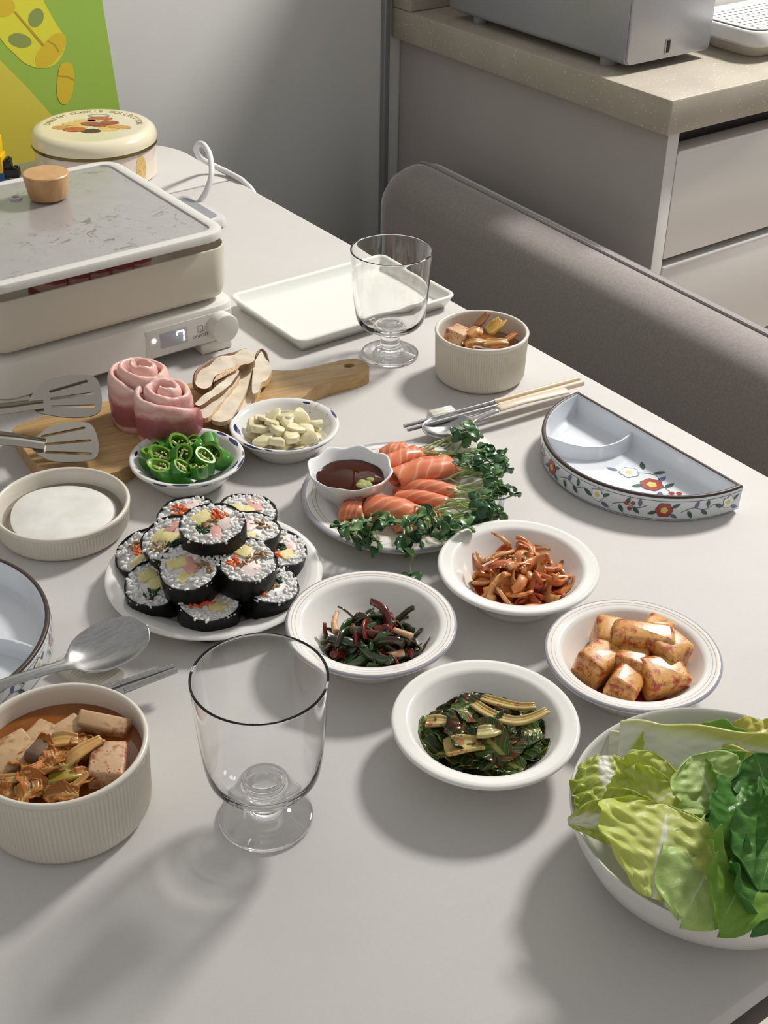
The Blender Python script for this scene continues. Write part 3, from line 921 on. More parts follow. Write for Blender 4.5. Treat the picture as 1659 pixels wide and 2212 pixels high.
# scalloped sauce bowl on the salmon plate
c = T(757, 1010, 0.040); csx, csy = 0.5512, 0.7885
t = thing('sauce_bowl', 'small white scalloped bowl of soy sauce on the salmon plate', 'bowl', (csx, csy, 0.0052))
sc = lambda a, i: 1 + (0.055 * (0.5 + 0.5 * cos(8 * a + 0.6)) - 0.03) * min(1, max(0, (i - 2) / 4)) if 2 < i < 15 else 1.0
prof = [(0, 0.004), (0.016, 0.0042), (0.021, 0.0060), (0.0260, 0.0130), (0.0300, 0.0210), (0.0332, 0.0270), (0.0345, 0.0286), (0.0355, 0.0292), (0.0362, 0.0286), (0.0358, 0.0268), (0.0330, 0.0215), (0.0295, 0.0140), (0.0255, 0.0070), (0.0225, 0.0025), (0.0215, 0), (0.0195, 0.0008), (0, 0.001)]
lathe_obj('bowl_body', prof, mat('bone_china_white', 'ECECEC', 0.14, coat=0.4), t, 128, rf=sc, zf=lambda a, i: 0.0012 * cos(8 * a + 0.6) if 4 < i < 10 else 0, angle=80)
def soy_material():
    m, nt, bs = nodes_of('soy_sauce')
    bs.inputs['Base Color'].default_value = H('3A1405')
    bs.inputs['Specular IOR Level'].default_value = 0.15
    bs.inputs['Roughness'].default_value = 0.03
    bs.inputs['Transmission Weight'].default_value = 0.0
    bs.inputs['IOR'].default_value = 1.36
    return m
o = lathe_obj('soy_sauce', [(0, 0.0060), (0.0160, 0.0060), (0.0225, 0.0085), (0.0288, 0.0195), (0.0282, 0.0198), (0, 0.0198)], soy_material(), None, 64, loc=(csx, csy, 0.0052), rf=lambda a, i: 1 + 0.012 * cos(8 * a + 0.6))
o.data.flip_normals()
tag(o, 'dark soy sauce in the small scalloped bowl', 'sauce')
w = T(790, 1047, 0.024)
b = B(); rng = random.Random(4)
for i in range(9): b.add(*ellipsoid((rng.uniform(-0.007, 0.007), rng.uniform(-0.004, 0.004), 0.001), (0.0045, 0.0035, 0.0022), rmat(rng, 0.4)))
o = b.build('wasabi', mat('wasabi_paste', 'A9A86C', 0.6, '8F9055', 300, bmp=(500, 0.4)), loc=(w.x, w.y, 0.0240))
tag(o, 'lump of green wasabi at the edge of the soy sauce', 'wasabi')

# rectangular white tray
t0 = B()
tx0, tx1, ty0, ty1 = 0.6640, 0.8735, 1.0420, 1.1850
vs, fs = rloft((tx1 - tx0) / 2, (ty1 - ty0) / 2, 0.012, [(-0.02, 0), (-0.012, 0), (-0.009, 0.001), (-0.001, 0.0135), (0, 0.0155), (-0.0006, 0.0165), (-0.002, 0.0170), (-0.0042, 0.0164), (-0.0056, 0.0148), (-0.012, 0.0048), (-0.015, 0.0040), (-0.02, 0.0038)], 8)
o = mk('serving_tray', vs, fs, porcelain('tray_white', 'E0E1D9', 0.28), loc=((tx0 + tx1) / 2, (ty0 + ty1) / 2, 0), angle=50)
tag(o, 'empty white rectangular tray behind the far wine glass', 'tray')

# stemmed glasses
def goblet(label, c):
    R, h, rf = 0.0410, 0.116, 0.0299
    prof = [(0, 0.0022), (0.010, 0.0020), (0.026, 0.0), (0.0290, 0.0002), (rf, 0.0016), (0.0294, 0.0034), (0.0270, 0.0042), (0.0180, 0.0066), (0.0125, 0.0088), (0.0104, 0.0120), (0.0100, 0.0160), (0.0098, 0.0220), (0.0106, 0.0255), (0.0150, 0.0285), (0.0230, 0.0310), (0.0295, 0.0350), (0.0335, 0.0400), (0.0355, 0.0460), (0.0375, 0.0620), (0.0392, 0.0850), (0.0404, 0.1050), (R, 0.1150), (R - 0.0002, 0.1156), (R - 0.0007, h), (R - 0.0012, 0.1156), (R - 0.0014, 0.1150), (0.0391, 0.1050), (0.0379, 0.0850), (0.0361, 0.0620), (0.0338, 0.0470), (0.0308, 0.0410), (0.0260, 0.0366), (0.0190, 0.0342), (0.0140, 0.0340), (0.0125, 0.0350), (0.0112, 0.0362), (0.0060, 0.0372), (0, 0.0374)]
    pts = smooth_poly([(p[0], 0, p[1]) for p in prof], 3, False)
    prof2 = [(max(p.x, 0.0), p.z) for p in pts]
    prof2[0] = (0, prof2[0][1]); prof2[-1] = (0, prof2[-1][1])
    o = lathe_obj('stemmed_glass', prof2, M_GLASS, None, 112, loc=(c[0], c[1], 0.0002), angle=180)
    o.data.flip_normals()
    tag(o, label, 'glass', 'stemmed glasses')
    o.cycles.is_caustics_caster = True
    return o
goblet('clear stemmed glass in front of the rice roll plate', (0.298, 0.519))
goblet('clear stemmed glass standing in front of the white tray', (0.744, 0.993))

# half-moon divided dishes with painted flowers
M_RIMBR = mat('brown_black_rim', '3A2E28', 0.42, '43352E', 60)
M_DGREEN = mat('painted_green', '2F5547', 0.2, coat=0.4)
M_DBLUE = mat('painted_blue', '5A6485', 0.2, coat=0.4)
M_DRED = mat('painted_red', 'A33B2D', 0.2, coat=0.4)
M_DYEL = mat('painted_yellow', 'D6C46A', 0.2, coat=0.4)
M_DWHT = mat('painted_white', 'E6E8E6', 0.2, coat=0.4)
M_DLINE = mat('painted_dark_line', '39434A', 0.2, coat=0.4)
DM = [M_DGREEN, M_DBLUE, M_DRED, M_DYEL, M_DWHT, M_DLINE]
def dec_leaf(b, fn, x, y, L, wd, ang, m, lay):
    pts = []
    for i in range(9):
        f = i / 8
        pts.append((f * L, wd * sin(pi * f ** 0.85)))
    pts += [(f * L, -wd * sin(pi * f ** 0.85)) for f in [i / 8 for i in range(7, 0, -1)]]
    q = [(x + px * cos(ang) - py * sin(ang), y + px * sin(ang) + py * cos(ang)) for px, py in pts]
    b.add([fn(s, tt, lay) for s, tt in q], [tuple(range(len(q)))], m)
def dec_blob(b, fn, x, y, r, lobes, amp, m, lay, n=30):
    q = [(x + r * (1 - amp + amp * abs(cos(lobes * a / 2))) * cos(a), y + r * (1 - amp + amp * abs(cos(lobes * a / 2))) * sin(a)) for a in [2 * pi * i / n for i in range(n)]]
    vs = [fn(x, y, lay)] + [fn(s, tt, lay) for s, tt in q]
    b.add(vs, [(0, i + 1, (i + 1) % n + 1) for i in range(n)], m)
def dec_line(b, fn, pts, wd, lay):
    P = smooth_poly([(p[0], p[1], 0) for p in pts], 5, False)
    L, Rr = [], []
    for i, p in enumerate(P):
        d = (P[min(i + 1, len(P) - 1)] - P[max(i - 1, 0)]).normalized()
        L.append(fn(p.x - d.y * wd, p.y + d.x * wd, lay)); Rr.append(fn(p.x + d.y * wd, p.y - d.x * wd, lay))
    n = len(P)
    b.add(L + Rr, [(i, i + 1, n + i + 1, n + i) for i in range(n - 1)], 5)
def flower(b, fn, x, y, r, kind):
    if kind == 'red':
        dec_blob(b, fn, x, y, r * 1.06, 6, 0.16, 5, 2); dec_blob(b, fn, x, y, r, 6, 0.16, 2, 3); dec_blob(b, fn, x, y, r * 0.46, 5, 0.2, 3, 4)
    else:
        dec_blob(b, fn, x, y, r * 1.08, 5, 0.22, 5, 2); dec_blob(b, fn, x, y, r, 5, 0.22, 4, 3); dec_blob(b, fn, x, y, r * 0.4, 5, 0.2, 3, 4)
def band_pattern(b, fn, length, hgt):
    s = 0.0; k = 0
    step = length / 11.0
    mid = hgt / 2
    for i in range(11):
        x = (i + 0.5) * step
        if i % 4 == 0: 
            flower(b, fn, x, mid, hgt * 0.36, 'red')
            dec_leaf(b, fn, x + hgt * 0.3, mid + hgt * 0.12, hgt * 0.42, hgt * 0.085, 0.5, 0, 1); dec_leaf(b, fn, x - hgt * 0.3, mid - hgt * 0.1, hgt * 0.42, hgt * 0.085, pi + 0.4, 0, 1); dec_leaf(b, fn, x + hgt * 0.25, mid - hgt * 0.2, hgt * 0.4, hgt * 0.08, -0.5, 1, 1)
        elif i % 4 == 1 or i % 4 == 3:
            dec_line(b, fn, [(x - step * 0.5, mid - hgt * 0.1), (x - step * 0.15, mid + hgt * 0.1), (x + step * 0.2, mid - hgt * 0.05), (x + step * 0.5, mid + hgt * 0.15)], 0.00025, 1)
            for q in range(4):
                dec_leaf(b, fn, x - step * 0.3 + q * step * 0.2, mid + (0.05 if q % 2 else -0.05) * hgt, hgt * 0.42, hgt * 0.09, (1.0 if q % 2 else -1.1) + 0.2 * q, (0, 0, 1, 0)[(q + i) % 4], 2)
            if i % 4 == 3:
                for dx, dy in ((-0.14, 0.1), (0.14, 0.16), (0.02, -0.14)): dec_blob(b, fn, x + dx * hgt, mid + dy * hgt, hgt * 0.1, 1, 0, 2, 3, 14)
        else:
            flower(b, fn, x, mid + hgt * 0.08, hgt * 0.3, 'white')
            dec_leaf(b, fn, x - hgt * 0.28, mid - hgt * 0.1, hgt * 0.5, hgt * 0.1, pi - 0.5, 0, 1); dec_leaf(b, fn, x + hgt * 0.2, mid - hgt * 0.2, hgt * 0.45, hgt * 0.09, -0.4, 1, 1); dec_leaf(b, fn, x + hgt * 0.25, mid + hgt * 0.1, hgt * 0.4, hgt * 0.08, 0.6, 0, 1)
    for y0 in (hgt * 0.015, hgt * 0.93):
        n = 60
        L = [fn(length * i / n, y0, 1) for i in range(n + 1)]; U = [fn(length * i / n, y0 + 0.0004, 1) for i in range(n + 1)]
        b.add(L + U, [(i, i + 1, n + 2 + i, n + 1 + i) for i in range(n)], 5)

def half_moon(label, c, rz, Rr=0.1015, h=0.0265, spray=True):
    """chord along local x = 0 line (y axis), arc bulging towards -x"""
    t = thing('divided_dish', label, 'dish', (c[0], c[1], 0), rz, 'half-moon divided dishes')
    na = 56
    def outline(o):
        """outline inset by o with tight corners"""
        r = Rr - o
        x0 = -o
        a0 = math.acos(max(-1, min(1, x0 / r))) if abs(x0) < r else pi / 2
        pts = [(x0, r * sin(a0) * (1 - 2 * i / 14)) for i in range(15)]
        arc = [(r * cos(a), r * sin(a)) for a in [-a0 - (2 * pi - 2 * a0) * i / na for i in range(1, na)]]
        return pts + arc
    rings = [(0.004, 0.0), (0.0015, 0.0012), (0.0, 0.004), (-0.0004, h - 0.002), (0.0, h - 0.0004), (0.0008, h), (0.0022, h), (0.0032, h - 0.0006), (0.0040, h - 0.003), (0.0055, 0.0075), (0.0080, 0.0052), (0.012, 0.0048)]
    vs, fs, mi = [], [], []
    for o, z in rings: vs += [(x, y, z) for x, y in outline(o)]
    n = len(outline(0.0))
    for i in range(len(rings) - 1):
        for k in range(n):
            k2 = (k + 1) % n
            fs.append((i * n + k, (i + 1) * n + k, (i + 1) * n + k2, i * n + k2)); mi.append(1 if 3 <= i <= 6 else 0)
    fs.append(tuple((len(rings) - 1) * n + k for k in range(n))[::-1]); mi.append(0)
    fs.append(tuple(range(n))); mi.append(0)
    o = mk('dish_body', vs, fs, [M_COOLWHITE, M_RIMBR], t, mi=mi, angle=50)
    o.data.flip_normals()
    # curved divider wall
    P = smooth_poly([(-0.0045, 0.024, 0), (-0.026, 0.0215, 0), (-0.046, 0.028, 0), (-0.062, 0.043, 0), (-0.0725, 0.0655, 0)], 8, False)
    L = []
    prof = [(-0.0035, 0.0045), (-0.0018, 0.010), (-0.0013, 0.0185), (-0.0007, 0.0197), (0.0007, 0.0197), (0.0013, 0.0185), (0.0018, 0.010), (0.0035, 0.0045)]
    vs, fs = [], []
    for i, p in enumerate(P):
        d = (P[min(i + 1, len(P) - 1)] - P[max(i - 1, 0)]).normalized()
        dip = 0.003 * sin(pi * i / (len(P) - 1))
        for oo, z in prof: vs.append((p.x - d.y * oo, p.y + d.x * oo, z - (dip if z > 0.015 else 0)))
    m = len(prof)
    for i in range(len(P) - 1):
        for k in range(m - 1): fs.append((i * m + k, (i + 1) * m + k, (i + 1) * m + k + 1, i * m + k + 1))
    mk('divider', vs, fs, M_COOLWHITE, t, angle=60)
    # painted band on the arc wall
    L = pi * Rr
    def fn(s, y, lay):
        a = pi / 2 + s / Rr
        r = Rr + 0.0005 + 0.00008 * lay
        return Vector((r * cos(a), r * sin(a), 0.0032 + y))
    b = B(); band_pattern(b, fn, L, h - 0.0068)
    b.build('floral_band', DM, t, smooth=False)
    if spray:
        b = B()
        fn2 = lambda s, y, lay: Vector((s, y, 0.0049 + 0.00006 * lay))
        ox, oy = -0.034, -0.024
        dec_line(b, fn2, [(ox - 0.004, oy + 0.016), (ox + 0.012, oy + 0.0), (ox + 0.005, oy - 0.016), (ox + 0.002, oy - 0.030)], 0.0003, 1)
        flower(b, fn2, ox - 0.004, oy + 0.016, 0.0085, 'white'); flower(b, fn2, ox - 0.002, oy - 0.010, 0.010, 'red')
        for x, y, l, a, m in ((0.010, 0.012, 0.014, 0.9, 0), (0.012, 0.002, 0.014, -0.3, 0), (-0.010, 0.024, 0.011, 2.0, 1), (0.006, -0.010, 0.013, 0.2, 1), (-0.008, -0.006, 0.012, 2.8, 0), (-0.004, -0.022, 0.012, -2.4, 1), (0.004, -0.020, 0.012, 0.0, 0)):
            dec_leaf(b, fn2, ox + x, oy + y, l, 0.0026, a, m, 1)
        for x, y in ((0.002, -0.030), (0.007, -0.034), (0.0, -0.036), (-0.004, -0.032)): dec_blob(b, fn2, ox + x, oy + y, 0.0026, 1, 0, 2, 3, 14)
        b.build('floral_spray', DM, t, smooth=False)
    return t
half_moon('half-moon divided dish with painted flowers on the table edge by the bench', (0.8150, 0.6870), 0.0)
half_moon('half-moon floral dish cut off at the left picture edge', (0.170, 0.799), pi, spray=False)

# cutting board
M_BOARD = wood_material('oak_board', '9A7B50', 'BF9C68', 'CDAE7C', (5, 70, 30), 0.45)
bo = [(0.352, 1.034), (0.357, 1.044), (0.37, 1.049), (0.42, 1.046), (0.50, 1.034), (0.575, 1.021), (0.602, 1.013), (0.618, 1.001), (0.634, 0.993), (0.66, 0.989), (0.685, 0.985), (0.694, 0.978), (0.696, 0.968), (0.692, 0.957), (0.68, 0.953), (0.655, 0.955), (0.630, 0.955), (0.615, 0.950), (0.606, 0.944), (0.58, 0.943), (0.50, 0.943), (0.435, 0.943), (0.416, 0.928), (0.39, 0.925), (0.352, 0.960), (0.347, 0.985)]
bc = Vector((0.52, 0.98, 0))
hc = T(754, 789, 0.016)
angb = atan2(-0.075, 0.33)
R2 = Matrix.Rotation(-angb, 3, 'Z')
def loc2(p):
    q = R2 @ (Vector((p[0], p[1], 0)) - bc); return (q.x, q.y)
out = [loc2(p) for p in smooth_poly([(x, y, 0) for x, y in bo], 4)]
hl = loc2(hc)
hole = [(hl[0] + 0.0055 * cos(a), hl[1] + 0.0042 * sin(a)) for a in [2 * pi * i / 16 for i in range(16)]]
if sum(out[i][0] * out[(i + 1) % len(out)][1] - out[(i + 1) % len(out)][0] * out[i][1] for i in range(len(out))) < 0: out.reverse()
t = thing('cutting_board', 'oak cutting board with holed handle under pork rolls and mushroom', 'cutting board', bc, angb)
vs, fs = plate_holes(out, [hole], 0.0, 0.0158)
o = mk('board', vs, fs, M_BOARD, t, angle=35)
bv = o.modifiers.new('edge', 'BEVEL'); bv.width = 0.0022; bv.segments = 2; bv.limit_method = 'ANGLE'; bv.angle_limit = radians(50)

# cutlery
def spoon_mesh(L=0.205, bl=0.062, bw=0.021, hump=0.013):
    n, m = 44, 10
    vs, fs = [], []
    for i in range(n + 1):
        s = i / n
        x = s * L
        if x < bl:
            f = x / bl
            hw = bw * sqrt(max(0.0004, 1 - (2 * f - 1) ** 2)) ** 0.86
            if f > 0.62: hw = max(hw, 0.0042)
            dep = 0.0085 * (1 - (2 * f - 1) ** 2)
            zc = 0.002 + 0.004 * f * f * 0
        else:
            f = (x - bl) / (L - bl)
            hw = 0.0036 + 0.0014 * f ** 2 if f > 0.08 else 0.0042 - 0.0004 * f
            dep = 0.0006
            zc = 0.002 + hump * sin(min(1, f * 1.9) * pi / 2) - 0.004 * max(0, f - 0.55)
        for k in range(m + 1):
            w = k / m * 2 - 1
            vs.append(Vector((x, hw * w, zc + dep * (w * w - 1) if x < bl else zc - 0.0015 * w * w)))
    for i in range(n):
        for k in range(m):
            a = i * (m + 1) + k
            fs.append((a, a + m + 1, a + m + 2, a + 1))
    return vs, fs
def make_spoon(label, tip, neckdir, pitch, roll=0.0, handle=None, L=0.205, bl=0.062, bw=0.021, hump=0.013, cut=0.08):
    """local x runs from the bowl tip to the handle end"""
    t = thing('spoon', label, 'spoon', tip)
    t.rotation_euler = Matrix.Rotation(atan2(neckdir[1], neckdir[0]), 3, 'Z').to_4x4().to_euler()
    t.rotation_euler = (Matrix.Rotation(atan2(neckdir[1], neckdir[0]), 3, 'Z') @ Matrix.Rotation(pitch, 3, 'Y') @ Matrix.Rotation(roll, 3, 'X')).to_euler()
    vs, fs = spoon_mesh(L, bl, bw, hump)
    if handle is None:
        mk('spoon_body', vs, fs, M_STEEL, t, solid=0.0014, subsurf=1, angle=180)
    else:
        fa = [f for f in fs if sum(vs[i].x for i in f) / 4 < cut]
        fb = [f for f in fs if sum(vs[i].x for i in f) / 4 >= cut]
        for nm, ff, mm, th in (('spoon_bowl', fa, M_STEEL, 0.0014), ('handle', fb, handle, 0.0024)):
            idx = sorted({i for f in ff for i in f}); mp = {a: k for k, a in enumerate(idx)}
            mk(nm, [vs[i] for i in idx], [tuple(mp[i] for i in f) for f in ff], mm, t, solid=th, subsurf=1, angle=180)
    return t
def make_chopstick(label, p0, p1, handle, r0=0.0018, r1=0.0032, frac=0.5, group=None):
    t = thing('chopstick', label, 'chopstick', p0, 0, group)
    p0, p1 = Vector(p0), Vector(p1)
    d = p1 - p0
    def seg(f0, f1, a, bq, nm, m):
        vs, fs = tube([d * f0, d * (f0 + 0.002), d * (f1 - 0.002), d * f1], [a * 0.8, a, bq, bq * 0.8], 10)
        mk(nm, vs, fs, m, t)
    rm = r0 + (r1 - r0) * frac
    seg(0, frac, r0, rm, 'metal_tip', M_STEEL)
    seg(frac - 0.001, 1, rm * 1.06, r1, 'handle', handle)
    return t
def make_rest(label, p0, p1, wd=0.026, h=0.0105):
    """ridged ceramic cutlery rest with a dip in the middle"""
    t = thing('cutlery_rest', label, 'cutlery rest', (Vector(p0) + Vector(p1)) / 2, atan2(p1[1] - p0[1], p1[0] - p0[0]), 'ceramic cutlery rests')
    L = (Vector(p1) - Vector(p0)).length
    n = 96
    vs, fs = [], []
    for i in range(n + 1):
        f = i / n
        x = (f - 0.5) * L
        edge = min(1, min(f, 1 - f) / 0.02)
        z = h - 0.0035 * math.exp(-((f - 0.45) / 0.22) ** 2) + 0.00045 * sin(f * 2 * pi * 18)
        z *= 0.85 + 0.15 * edge
        for y, zz in ((-wd / 2, 0), (-wd / 2 * 0.92, z * 0.9), (-wd / 2 * 0.82, z), (wd / 2 * 0.82, z), (wd / 2 * 0.92, z * 0.9), (wd / 2, 0)):
            vs.append((x, y, zz))
    for i in range(n):
        for k in range(5): fs.append((i * 6 + k, i * 6 + k + 1, (i + 1) * 6 + k + 1, (i + 1) * 6 + k))
        fs.append((i * 6 + 5, i * 6, (i + 1) * 6, (i + 1) * 6 + 5))
    fs.append(tuple(range(6))[::-1]); fs.append(tuple(n * 6 + k for k in range(6)))
    o = mk('rest_body', vs, fs, porcelain('rest_cream_glaze', 'DCD8C8', 0.2), t, angle=50)
    o.data.flip_normals()
    return t
make_rest('ridged cream cutlery rest beside the salmon plate', T(948, 900, 0), T(1040, 988, 0), 0.028)
make_rest('ridged cream cutlery rest behind the stew bowl', T(150, 1432, 0.0), T(243, 1492, 0.0))
g = 'metal chopsticks'
make_chopstick('beige-handled chopstick by the ribbed bowl, farther of the pair', T(872, 921, 0.0145), T(1250, 819, 0.014), M_BEIGEH, group=g)
make_chopstick('beige-handled chopstick by the ribbed bowl, nearer of the pair', T(880, 929, 0.0140), T(1259, 827, 0.012), M_BEIGEH, group=g)
make_chopstick('plain steel chopstick behind the stew bowl, farther of the pair', T(376, 1439, 0.020), T(140, 1517, 0.012), M_STEEL, 0.0022, 0.0032, group=g)
make_chopstick('plain steel chopstick behind the stew bowl, nearer of the pair', T(382, 1447, 0.020), T(150, 1535, 0.011), M_STEEL, 0.0022, 0.0032, group=g)
make_spoon('steel spoon with beige handle lying on the rest by the salmon', (0.659, 0.826, 0.0125), (1, -0.085, 0), 0.02, 0.08, M_BEIGEH, 0.165, 0.053, 0.0195, 0.005, 0.082)
a = T(322, 1356, 0.027)
make_spoon('steel spoon propped on the rest behind the stew bowl', a, (T(165, 1452, 0.012) - a), 0.10, -0.30, None, 0.19)

# kitchen tongs with two slotted heads
t = thing('kitchen_tongs', 'steel kitchen tongs with two slotted spatula heads over the cutting board', 'tongs', (0.30, 1.0, 0.0))
tl = t.location.copy()
def tong_head(outline, slots, p0, nrm, arm, nm, matl):
    nrm = Vector(nrm).normalized()
    mw = frame_mw(p0, (0.9, -0.35, 0.0), nrm)
    inv = mw.inverted()
    def L2(p):
        q = inv @ TP(p[0], p[1], p0, nrm); return (q.x, q.y)
    out = [L2((p.x, p.y)) for p in smooth_poly([(x, y, 0) for x, y in outline], 4)]
    if sum(out[i][0] * out[(i + 1) % len(out)][1] - out[(i + 1) % len(out)][0] * out[i][1] for i in range(len(out))) < 0: out.reverse()
    hs = []
    for (x0, y0), (x1, y1) in slots:
        a, bq = Vector(L2((x0, y0))), Vector(L2((x1, y1)))
        d = (bq - a).normalized(); nn = Vector((-d.y, d.x)); w = 0.0016
        hs.append([tuple(a + nn * w), tuple(a - d * w * 0.8), tuple(a - nn * w), tuple(bq - nn * w), tuple(bq + d * w * 0.8), tuple(bq + nn * w)])
    vs, fs = plate_holes(out, hs, -0.0006, 0.0006)
    o = mk(nm, vs, fs, matl, t, angle=30)
    o.matrix_local = Matrix.Translation(-tl) @ mw
    pts = [TP(px, py, p0, nrm) + Vector((0, 0, dz)) for px, py, dz in arm]
    pts = [p - tl for p in smooth_poly(pts, 5, False)]
    vs, fs = tube(pts, [0.0085 + 0.003 * i / len(pts) for i in range(len(pts))], 12, 0.35)
    mk('arm', vs, fs, matl, t)
M_TONG = mat('polished_steel', 'B5B0A6', 0.12, metal=1.0)
tong_head([(62, 874), (80, 843), (100, 824), (140, 812), (180, 808), (205, 812), (216, 832), (220, 860), (216, 884), (196, 897), (150, 902), (110, 899), (80, 893)], [((108, 848), (188, 821)), ((110, 864), (202, 847)), ((112, 881), (203, 875))], T(140, 858, 0.046), (-0.25, -0.40, 0.88), [(95, 874, 0.001), (60, 880, 0.002), (20, 888, 0.003), (-60, 900, 0.004), (-160, 915, 0.0)], 'slotted_head', M_TONG)
tong_head([(66, 962), (88, 938), (112, 922), (150, 913), (184, 912), (200, 920), (210, 942), (213, 968), (207, 988), (180, 996), (140, 999), (108, 996), (84, 984)], [((91, 945), (182, 924)), ((97, 962), (195, 951)), ((100, 979), (196, 980))], T(140, 955, 0.030), (-0.12, -0.22, 0.95), [(98, 962, 0.001), (60, 962, 0.004), (20, 963, 0.007), (-60, 960, 0.010), (-160, 950, 0.012)], 'slotted_head', M_TONG)

# large lettuce bowl
M_SPECK = None
def speckle_material():
    m, nt, bs = nodes_of('speckled_white_glaze')
    v = tex(nt)
    vo = nt.nodes.new('ShaderNodeTexVoronoi'); vo.inputs['Scale'].default_value = 75; nt.links.new(v, vo.inputs['Vector'])
    s1 = math_n(nt, 'LESS_THAN', vo.outputs['Distance'], 0.10)
    pick = math_n(nt, 'GREATER_THAN', noise_tex(nt, v, 35, 2), 0.60)
    base = ramp(nt, noise_tex(nt, v, 30, 4), [(0.3, H('D8D7D0')), (0.7, H('E2E1DB'))])
    nt.links.new(mixc(nt, math_n(nt, 'MULTIPLY', s1, pick), base, H('4A3A30')), bs.inputs['Base Color'])
    bs.inputs['Roughness'].default_value = 0.25
    return m
C_LET = (0.4972, 0.3294)
HL, RL = 0.049, 0.0887
prof = [(0, 0.006), (0.035, 0.0065), (0.055, 0.010), (0.072, 0.020), (0.081, 0.033), (0.0855, 0.0465), (0.0868, 0.0488), (0.0880, 0.0492), (RL, 0.0482), (0.0885, 0.0465), (0.0862, 0.036), (0.079, 0.021), (0.066, 0.0085), (0.052, 0.0035), (0.046, 0.0015), (0.0445, 0), (0.042, 0.001), (0, 0.0015)]
o = lathe_obj('salad_bowl', prof, speckle_material(), None, 112, loc=(C_LET[0], C_LET[1], 0), angle=70)
tag(o, 'large speckled white bowl heaped with lettuce and cabbage leaves', 'bowl')
# ------------------------------------------------------------------ food
# --- seaweed rice rolls
M_NORI = mat('seaweed_sheet', '080A09', 0.36, '10140F', 90, bmp=(120, 0.6, 0.0012), spec=0.3)
M_RICE = mat('cooked_rice', 'E9E7E2', 0.35, 'DEDBD4', 300, sss=0.2)
M_CARROT = mat('carrot_strips', 'D8561C', 0.4, 'E5793A', 200)
M_EGG = mat('egg_strip', 'D8C878', 0.5, 'E6DCA4', 150)
M_SPIN = mat('spinach_dark', '1F4A22', 0.4, '12300F', 200)
M_HAM = mat('pink_ham', 'CF958A', 0.45, 'DBA99E', 120)
M_DANM = mat('pickled_radish_yellow', 'D9CF8E', 0.35)
M_CRAB = mat('crab_stick', 'E6DDD5', 0.4, 'E2B9AE', 120)
M_BURD = mat('braised_burdock', '8A6A42', 0.4, 'A98A5C', 200)
FILL = {'carrot': M_CARROT, 'egg': M_EGG, 'spinach': M_SPIN, 'ham': M_HAM, 'pickle': M_DANM, 'crab': M_CRAB, 'burdock': M_BURD}
